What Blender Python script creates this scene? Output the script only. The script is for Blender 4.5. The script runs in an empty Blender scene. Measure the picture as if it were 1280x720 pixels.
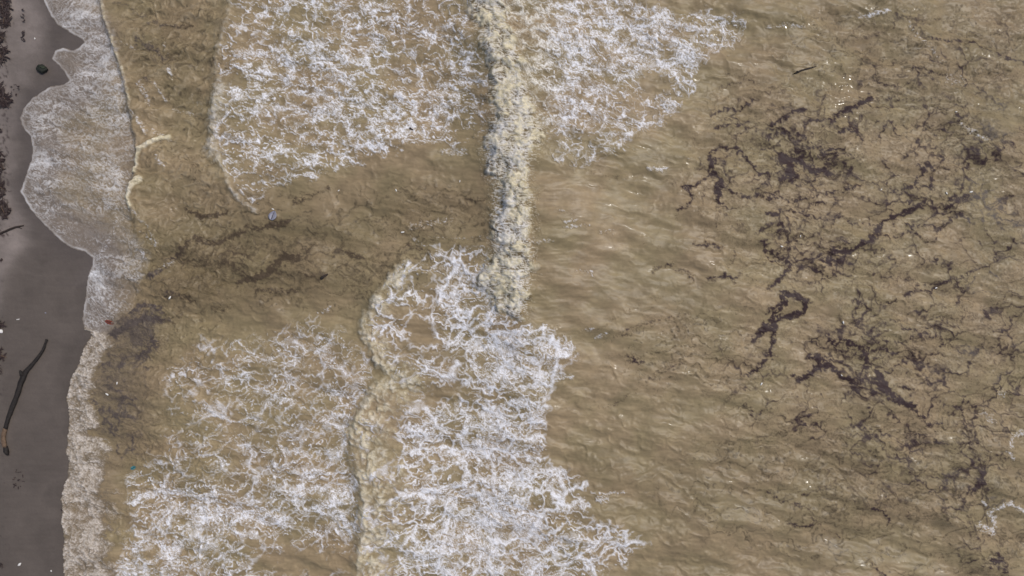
import bpy, bmesh, math, random
import numpy as np
from mathutils import Vector

# ------------------------------------------------------------------ camera, sky, sun, exposure
S = 0.03                      # metres per photo pixel on the water plane
H = 25.6
sc = bpy.context.scene
col = sc.collection
cam_d = bpy.data.cameras.new("camera"); cam = bpy.data.objects.new("camera", cam_d); col.objects.link(cam)
cam_d.sensor_width = 36; cam_d.lens = 24; cam_d.clip_end = 3000; cam_d.clip_start = 0.1
cam.location = (0, 0, H); cam.rotation_euler = (0, 0, 0)
sc.camera = cam
SUN = Vector((12.15, 7.5, 25.6)).normalized()
w = bpy.data.worlds.new("World"); sc.world = w; w.use_nodes = True
nt = w.node_tree
sky = nt.nodes.new("ShaderNodeTexSky"); sky.sky_type = 'NISHITA'; sky.sun_disc = False
sky.sun_elevation = math.asin(SUN.z); sky.sun_rotation = math.atan2(SUN.x, SUN.y)
sky.dust_density = 3.0; sky.air_density = 1.0; sky.ozone_density = 1.0
bg = nt.nodes["Background"]; bg.inputs[1].default_value = 0.15
nt.links.new(sky.outputs[0], bg.inputs[0])
sl = bpy.data.lights.new("sun", 'SUN'); sl.energy = 2.8; sl.angle = math.radians(2.0); sl.color = (1.0, 0.955, 0.89)
sun = bpy.data.objects.new("sun", sl); col.objects.link(sun)
sun.rotation_euler = SUN.to_track_quat('Z', 'Y').to_euler()
vs = sc.view_settings; vs.view_transform = 'Standard'; vs.look = 'None'; vs.gamma = 1; vs.exposure = -0.48

F = np.float32
# ------------------------------------------------------------------ noise
_r = np.random.RandomState(7)
PERM = _r.permutation(4096).astype(np.int32); PERM2 = np.concatenate([PERM, PERM])
ANG = _r.rand(4096) * 2 * np.pi
GX = np.cos(ANG).astype(F); GY = np.sin(ANG).astype(F)
RX = _r.rand(4096).astype(F); RY = _r.rand(4096).astype(F)

def hsh(ix, iy, seed):
    return PERM2[PERM2[(ix + seed * 131) & 4095] + (iy & 4095)]

def pn(x, y, seed=0):
    x = np.asarray(x, F); y = np.asarray(y, F)
    fx = np.floor(x); fy = np.floor(y)
    ix = fx.astype(np.int32); iy = fy.astype(np.int32)
    dx = x - fx; dy = y - fy
    ux = dx * dx * dx * (dx * (dx * 6 - 15) + 10); uy = dy * dy * dy * (dy * (dy * 6 - 15) + 10)
    def g(a, b):
        h = hsh(ix + a, iy + b, seed)
        return GX[h] * (dx - a) + GY[h] * (dy - b)
    n0 = g(0, 0); n0 += ux * (g(1, 0) - n0)
    n1 = g(0, 1); n1 += ux * (g(1, 1) - n1)
    return (n0 + uy * (n1 - n0)) * F(1.5)

def fbm(x, y, seed=0, o=4, g=0.5, l=2.03):
    a = 1.0; s = 0; t = 0
    for i in range(o):
        s = s + a * pn(x, y, seed + i * 17); t += a
        x = x * l + 11.3; y = y * l - 7.1; a *= g
    return s / t ** 0.5 * 0.9

def ridge(x, y, seed=0, o=3, g=0.55, l=2.1):
    a = 1.0; s = 0; t = 0
    for i in range(o):
        r = 1 - np.abs(pn(x, y, seed + i * 23)) * 1.9
        s = s + a * np.clip(r, 0, 1) ** 2; t += a
        x = x * l + 5.7; y = y * l + 3.1; a *= g
    return s / t

def eq(x):
    """spread a noise evenly over 0..1"""
    f = np.asarray(x).ravel(); q = np.quantile(f[::max(1, f.size // 40000)], np.linspace(0, 1, 65))
    return np.interp(x, q, np.linspace(0, 1, 65)).astype(F)

def worley(x, y, seed=0):
    fx = np.floor(x); fy = np.floor(y)
    ix = fx.astype(np.int32); iy = fy.astype(np.int32)
    dx = x - fx; dy = y - fy
    d1 = np.full(x.shape, 9, F); d2 = d1.copy()
    for a in (-1, 0, 1):
        for b in (-1, 0, 1):
            h = hsh(ix + a, iy + b, seed)
            ex = a + RX[h] - dx; ey = b + RY[h] - dy
            d = ex * ex + ey * ey
            n = d < d1
            d2 = np.where(n, d1, np.minimum(d2, d)); d1 = np.where(n, d, d1)
    return np.sqrt(d1), np.sqrt(d2)

def ss(a, b, x):
    t = np.clip((x - a) / (b - a), 0, 1)
    return t * t * (3 - 2 * t)

# ------------------------------------------------------------------ plan of the shore (metres / S, v runs down the beach)
PAD = 120
CW, CH = 1280 + 2 * PAD, 720 + 2 * PAD
cu, cv = np.meshgrid(np.arange(-PAD, 1280 + PAD, dtype=F), np.arange(-PAD, 720 + PAD, dtype=F))

def zeros(): return np.zeros((CH, CW), F)

def inside(poly, U, V):
    c = np.zeros(U.shape, bool)
    n = len(poly)
    for i in range(n):
        x0, y0 = poly[i]; x1, y1 = poly[(i + 1) % n]
        if y0 == y1: continue
        k = ((y0 > V) != (y1 > V)) & (U < (x1 - x0) * (V - y0) / (y1 - y0) + x0)
        c ^= k
    return c

def segd(U, V, p, q):
    ax, ay = p; bx, by = q
    ex, ey = bx - ax, by - ay
    t = np.clip(((U - ax) * ex + (V - ay) * ey) / max(ex * ex + ey * ey, 1e-6), 0, 1)
    return np.hypot(U - ax - t * ex, V - ay - t * ey), t

def blur(a, r):
    for _ in range(3):
        for ax in (0, 1):
            k = max(1, int(r))
            p = np.concatenate([np.repeat(a.take([0], ax), k + 1, ax), a, np.repeat(a.take([-1], ax), k, ax)], ax)
            c = np.cumsum(p, ax, dtype=np.float64)
            n = a.shape[ax]
            a = ((c.take(range(2 * k + 1, 2 * k + 1 + n), ax) - c.take(range(0, n), ax)) / (2 * k + 1)).astype(F)
    return a

def fill(poly, r=5):
    return blur(inside(poly, cu, cv).astype(F), r)

def stroke(canvas, pts, wd, val=1.0, soft=None, wd2=None):
    """paint a tapering band along a polyline (half width wd .. wd2)"""
    soft = soft or wd * 0.8 + 1
    L = [0]
    for a, b in zip(pts[:-1], pts[1:]): L.append(L[-1] + math.hypot(b[0] - a[0], b[1] - a[1]))
    for i, (a, b) in enumerate(zip(pts[:-1], pts[1:])):
        m = max(wd, wd2 or 0) + soft + 2
        x0 = int(max(0, min(a[0], b[0]) - m + PAD)); x1 = int(min(CW, max(a[0], b[0]) + m + PAD + 1))
        y0 = int(max(0, min(a[1], b[1]) - m + PAD)); y1 = int(min(CH, max(a[1], b[1]) + m + PAD + 1))
        if x1 <= x0 or y1 <= y0: continue
        d, t = segd(cu[y0:y1, x0:x1], cv[y0:y1, x0:x1], a, b)
        s = (L[i] + t * (L[i + 1] - L[i])) / max(L[-1], 1e-6)
        ww = wd if wd2 is None else wd + (wd2 - wd) * s
        k = val * (1 - ss(ww - soft * 0.5, ww + soft, d))
        canvas[y0:y1, x0:x1] = np.maximum(canvas[y0:y1, x0:x1], k)

def sample(c, U, V):
    x = np.clip(U + PAD, 0, CW - 1.001); y = np.clip(V + PAD, 0, CH - 1.001)
    ix = x.astype(np.int32); iy = y.astype(np.int32); fx = x - ix; fy = y - iy
    f = c.ravel(); k = iy * CW + ix
    a = f[k]; b = f[k + 1]; d = f[k + CW]; e = f[k + CW + 1]
    return (a + fx * (b - a)) * (1 - fy) + (d + fx * (e - d)) * fy

def Q(ox, oy, *pts): return [(ox + x / 4, oy + y / 4) for x, y in pts]

# the line where swash meets sand
shore = [(38, -900), (44, -120), (50, -60), (56, 0), (62, 15), (72, 30), (88, 40), (102, 48), (107, 53), (101, 60), (92, 64), (80, 61), (70, 64), (66, 74),
         (80, 88), (88, 100), (80, 106), (62, 110), (42, 123), (31, 135), (26, 147), (30, 160), (39, 170), (42, 185), (41, 198), (35, 215),
         (27, 240), (36, 256), (46, 270), (57, 281), (67, 291), (80, 303), (92, 310), (106, 313), (117, 322), (117, 332), (111, 345),
         (108, 370), (104, 400), (108, 412), (117, 418), (107, 435), (100, 455), (90, 475), (86, 500), (89, 530), (86, 545),
         (87, 556), (84, 565), (89, 576), (86, 595), (80, 610), (77, 625), (81, 640), (78, 655), (82, 675), (81, 700), (83, 720), (80, 800), (70, 900), (60, 1700)]
sea_poly = shore + [(9000, 1700), (9000, -900)]
dmin = np.full((CH, CW), 1e6, F)
for a, b in zip(shore[:-1], shore[1:]):
    dmin = np.minimum(dmin, segd(cu, cv, a, b)[0])
SD = np.where(inside(sea_poly, cu, cv), dmin, -dmin)        # > 0 seaward
del dmin

# ---- foam fields -------------------------------------------------
A_poly = [(285, -130), (286, 0), (290, 20), (276, 60), (272, 85), (279, 110), (272, 140), (266, 160), (264, 185), (275, 198), (285, 215), (292, 235), (300, 250), (320, 264),
          (330, 250), (342, 238), (362, 234), (385, 226), (410, 222), (430, 212), (450, 206), (470, 192), (500, 192), (540, 186), (585, 190), (604, 178), (612, 150), (615, 100), (590, 30), (590, -130)]
B_poly = [(610, -130), (620, 0), (640, 50), (655, 110), (668, 190), (700, 202), (735, 213), (770, 212), (795, 196), (782, 180), (800, 165), (825, 158), (842, 148), (856, 135),
          (862, 115), (873, 98), (878, 82), (912, 68), (935, 50), (942, 32), (930, 18), (905, 8), (880, 12), (845, 8), (800, 0), (760, -40), (740, -130)]
C_poly = [(516, 322), (560, 308), (606, 306), (614, 340), (602, 360), (640, 396), (662, 402), (692, 406), (715, 425), (721, 445), (710, 460), (690, 474), (682, 492), (686, 520), (680, 545),
          (682, 570), (695, 582), (720, 590), (736, 603), (737, 625), (728, 645), (765, 648), (800, 662), (848, 658), (820, 672), (790, 682), (815, 696), (780, 702), (740, 716), (720, 740), (720, 850),
          (450, 850), (455, 720), (450, 680), (458, 620), (446, 560), (444, 530), (462, 500), (490, 472), (470, 440), (454, 410), (470, 376), (498, 338)]
D_poly = [(208, 425), (250, 410), (300, 418), (350, 402), (420, 400), (455, 430), (484, 465), (450, 515), (440, 545), (455, 600), (455, 850), (130, 850), (140, 720), (150, 680), (165, 640),
          (150, 600), (160, 580), (200, 560), (205, 520), (200, 480), (215, 450)]
mA = fill(A_poly, 6); mB = fill(B_poly, 10); mC = fill(C_poly, 9); mD = fill(D_poly, 13)
# uneven density inside each field, as it lies on the water
def add(c, x, y, rx, ry, v):
    c += v * np.exp(-((cu - x) / rx) ** 2 - ((cv - y) / ry) ** 2)
dA = zeros() + 0.62
for a in [(360, 90, 80, 70, .20), (330, 30, 50, 40, -.05), (480, 40, 90, 60, .05), (460, 150, 90, 40, .20), (560, 130, 40, 50, .18), (520, 80, 50, 30, -.12), (360, 160, 50, 22, -.22),
          (320, 225, 40, 30, -.05), (420, 200, 60, 22, -.02), (590, 160, 30, 20, -.3), (285, 120, 18, 90, -.1), (550, 190, 60, 16, -.25), (300, 190, 30, 40, .1), (430, 170, 30, 20, .1)]: add(dA, *a)
dB = zeros() + 0.66
for a in [(700, 60, 60, 70, .2), (790, 40, 70, 40, .25), (720, 130, 50, 40, .16), (815, 108, 18, 14, -.55), (800, 140, 30, 14, -.25), (760, 115, 30, 20, -.1), (910, 30, 30, 20, .02), (880, 20, 20, 20, -.2),
          (700, 180, 60, 25, -.22), (798, 155, 22, 10, .3), (740, 190, 50, 20, -.12), (650, 190, 20, 30, -.1), (860, 55, 40, 20, .15)]: add(dB, *a)
dC = zeros() + 0.66
for a in [(650, 440, 60, 35, .30), (560, 350, 60, 30, -.05), (520, 400, 30, 60, -.28), (570, 395, 50, 10, .1), (560, 440, 60, 18, -.18), (550, 490, 70, 22, -.3), (640, 500, 50, 30, .12), (600, 520, 60, 16, .2), (620, 600, 70, 70, .28), (480, 560, 30, 140, -.36),
          (640, 680, 50, 50, .24), (560, 640, 50, 90, .14), (710, 620, 40, 20, -.05), (735, 668, 60, 16, .08), (770, 690, 40, 14, .1), (700, 690, 40, 20, -.2), (690, 570, 20, 20, .15), (610, 470, 30, 20, .16), (540, 700, 50, 40, .1)]: add(dC, *a)
dD = zeros() + 0.53
for a in [(230, 440, 60, 40, -.1), (330, 440, 50, 30, -.06), (400, 470, 70, 50, .14), (300, 540, 80, 50, .05), (400, 600, 60, 60, .24), (330, 650, 120, 26, .2), (190, 690, 60, 50, .3), (260, 640, 70, 30, .25),
          (230, 560, 40, 40, -.05), (380, 700, 60, 25, -.35), (240, 530, 40, 60, -.1), (190, 620, 30, 20, .1), (290, 480, 60, 20, .1), (430, 550, 20, 50, .16), (200, 665, 35, 12, -.3), (290, 705, 60, 30, .2), (420, 640, 30, 30, .1)]: add(dD, *a)
# straggling foam streaks elsewhere, a few of them sun glints painted white
mS = zeros()
for pts, wd, v in [(Q(640, 540, (400, 300), (480, 300), (560, 300)), 1.2, .8), (Q(640, 540, (430, 330), (480, 325)), 4, .7), (Q(960, 0, (460, 90), (540, 65), (600, 62)), 2, .8),
                   (Q(960, 0, (0, 135), (90, 130), (180, 140)), 2, .6), (Q(960, 540, (1060, 340), (1080, 355)), 2, .7), (Q(960, 540, (1095, 405), (1130, 430), (1122, 480)), 2.2, .85), (Q(960, 540, (1120, 395), (1200, 350), (1270, 390)), 2.5, .8),
                   (Q(960, 540, (1040, 465), (1120, 490)), 4, .7), (Q(960, 540, (1210, 60), (1230, 20), (1280, 0)), 3, .7), (Q(960, 540, (1190, 100), (1215, 130)), 2, .7), (Q(960, 360, (1170, 530), (1190, 540)), 6, .5),
                   (Q(960, 360, (1090, 630), (1130, 670)), 5, .5), (Q(960, 0, (900, 400), (960, 400)), 8, .42), (Q(960, 0, (680, 110), (740, 190), (850, 310)), 2, .5), (Q(960, 0, (950, 620), (1020, 670), (1080, 700)), 2.5, .6),
                   (Q(640, 180, (260, 400), (330, 388)), 1.5, .8), (Q(640, 180, (260, 425), (380, 408)), 1.2, .7), (Q(640, 180, (220, 340), (300, 352)), 1.5, .5), (Q(640, 180, (100, 500), (200, 485)), 1.5, .6), (Q(640, 180, (320, 635), (410, 640), (400, 670)), 1.5, .6), (Q(640, 180, (440, 445), (500, 440)), 2, .5),
                   (Q(640, 180, (680, 128), (780, 122)), 1.6, .9), (Q(640, 360, (420, 245), (460, 230)), 1.6, .9), (Q(640, 360, (340, 210), (410, 198)), 1.2, .6), (Q(640, 180, (880, 75), (960, 65)), 1.2, .5), (Q(640, 360, (60, 500), (180, 460), (300, 440)), 2.5, .75),
                   (Q(320, 180, (640, 710), (740, 600)), 1.3, .7), (Q(320, 180, (940, 40), (1040, 45)), 5, .6), (Q(320, 180, (780, 410), (900, 395), (960, 385)), 5, .45), (Q(320, 180, (800, 500), (900, 515)), 1, .6), (Q(320, 180, (770, 465), (830, 495)), 1, .6),
                   (Q(320, 180, (860, 470), (1180, 470)), 2, .4), (Q(320, 360, (310, 130), (370, 100)), 2, .6), (Q(0, 0, (610, 210), (680, 245)), 1.5, .55), (Q(0, 0, (780, 410), (830, 510)), 1, .8), (Q(0, 0, (700, 410), (760, 520)), 3, .6), (Q(0, 0, (670, 560), (740, 670)), 1, .8), (Q(0, 0, (860, 545), (970, 575)), 1.8, .6),
                   (Q(0, 0, (760, 650), (860, 710)), 1.2, .7), (Q(0, 180, (790, 60), (830, 110)), 1.1, .8), (Q(0, 180, (680, 330), (800, 480)), 1.1, .6), (Q(0, 180, (700, 430), (800, 520)), 3, .4), (Q(0, 180, (600, 380), (560, 470), (500, 570)), 4, .55),
                   (Q(0, 180, (760, 470), (790, 500)), 5, .5), (Q(0, 180, (725, 545), (730, 570)), 2, .8), (Q(0, 180, (800, 620), (870, 590)), 2, .6), (Q(0, 0, (820, 220), (850, 270)), 1.5, .5), (Q(0, 0, (850, 350), (862, 375)), 1.5, .9), (Q(0, 0, (960, 510), (1000, 530)), 4, .4)]:
    stroke(mS, pts, wd * .9, min(1.1, v * 1.3), wd * 1.1 + 2.4)
# thin swash sheet running up the sand
sw_in = [(125, -130), (125, 0), (136, 30), (142, 50), (150, 75), (160, 105), (164, 130), (166, 160), (175, 182), (170, 215), (164, 240), (168, 262), (160, 285), (172, 300), (190, 312), (182, 345), (165, 372), (150, 395), (130, 418)]
swash_poly = [p for p in shore if -130 < p[1] < 420] + sw_in[::-1]
mW = fill([(-140, -130)] + sw_in + [(100, 412), (-140, 412)], 7)
dW = zeros() + .55
for a in [(90, 160, 40, 40, -.06), (100, 20, 30, 40, .1), (130, 80, 25, 60, .15), (60, 210, 30, 40, .12), (80, 255, 40, 30, -.12), (110, 290, 30, 20, -.3), (145, 290, 18, 30, -.2), (125, 350, 14, 30, .3), (165, 330, 16, 20, .1), (150, 120, 12, 40, .1), (160, 360, 14, 20, -.2), (85, 82, 14, 14, -.35),
          (130, 215, 35, 30, .05), (148, 312, 14, 8, -.3), (128, 396, 16, 16, -.1), (112, 310, 16, 6, -.2)]: add(dW, *a)
lipW = zeros()
stroke(lipW, [p for p in shore if -130 < p[1] < 900], 1.1, .75, 2.5)
# beaded cream line and little curling rollers at the back of the swash
bead = zeros()
stroke(bead, [(123, -60), (125, 0), (131, 18), (136, 34), (142, 52), (148, 70), (157, 95), (162, 112), (165, 135)], 1.6, 1.0, 2)
curl = zeros()
stroke(curl, [(212, 172), (203, 173), (190, 179), (178, 188), (172, 202), (170, 214)], 2.2, 1, 3)
stroke(curl, [(176, 224), (166, 234), (163, 248), (167, 258)], 4, 1, 3, 2)
# roller pushed up along the lower beach
roll_shore = [p for p in shore if 405 < p[1] < 900]
dR = np.full((CH, CW), 1e6, F)
for a, b in zip(roll_shore[:-1], roll_shore[1:]): dR = np.minimum(dR, segd(cu, cv, a, b)[0])
rw = np.interp(cv[:, :1], [400, 420, 460, 520, 600, 660, 720], [5, 18, 30, 34, 50, 62, 62]).astype(F)
mR = (1 - ss(rw * .1, rw * 1.75, dR + 16 * fbm(cu / 34, cv / 22, 470, 3))) * (SD > -1) * ss(395, 425, cv)
# main breaking crest
cL = [(588, -130), (590, 0), (592, 25), (600, 42), (605, 60), (618, 90), (614, 118), (620, 150), (606, 180), (612, 210), (622, 235), (620, 270), (619, 300), (624, 318), (601, 335), (598, 356), (610, 378), (638, 392), (654, 402)]
cR = [(618, -130), (624, 0), (634, 40), (648, 80), (655, 110), (664, 140), (674, 165), (672, 186), (660, 200), (656, 230), (662, 262), (660, 300), (663, 340), (655, 368), (656, 402)]
crest_poly = cL + cR[::-1]
mK = fill(crest_poly, 4); mKw = blur(mK, 9)
ridgeK = [(606, -130), (607, 0), (615, 30), (628, 80), (634, 115), (642, 150), (642, 190), (636, 225), (643, 260), (641, 300), (640, 335), (628, 360), (645, 390)]
# second, lower roller
r2L = [(500, 334), (482, 358), (466, 380), (452, 405), (456, 420), (468, 440), (480, 458), (486, 464)]
r2b = [(497, 470), (480, 483), (462, 500), (448, 522), (440, 540), (446, 562), (452, 585), (460, 618), (453, 645), (455, 670), (450, 700), (450, 850)]
def rband(line, w0, w1, side=1):
    c = zeros()
    p = [(x + w0 * side * .5, y) for x, y in line]
    q = line + [(x + (w0 if i in (0,) else w1), y) for i, (x, y) in reversed(list(enumerate(line)))]
    return fill(q, 3)
m2 = np.maximum(rband(r2L, 6, 34), rband(r2b, 14, 62))
e2 = zeros()
stroke(e2, r2L, 2.0, 1, 3); stroke(e2, r2b, 2.2, 1, 3)
fr2 = zeros()
for ln, ww in ((r2L, 14), (r2b, 26)):
    stroke(fr2, [(x + ww * .5, y) for x, y in ln], ww * .5, 1, ww)
# left cream front of foam field A
eA = zeros()
stroke(eA, [(288, -20), (290, 20), (276, 60), (272, 85), (279, 110)], 2, .45, 4)
stroke(eA, [(279, 110), (273, 140), (267, 160), (265, 185), (275, 198)], 5, .9, 9)
stroke(eA, [(275, 198), (285, 215), (292, 235), (300, 250), (320, 264)], 1.6, .8, 3)

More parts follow.
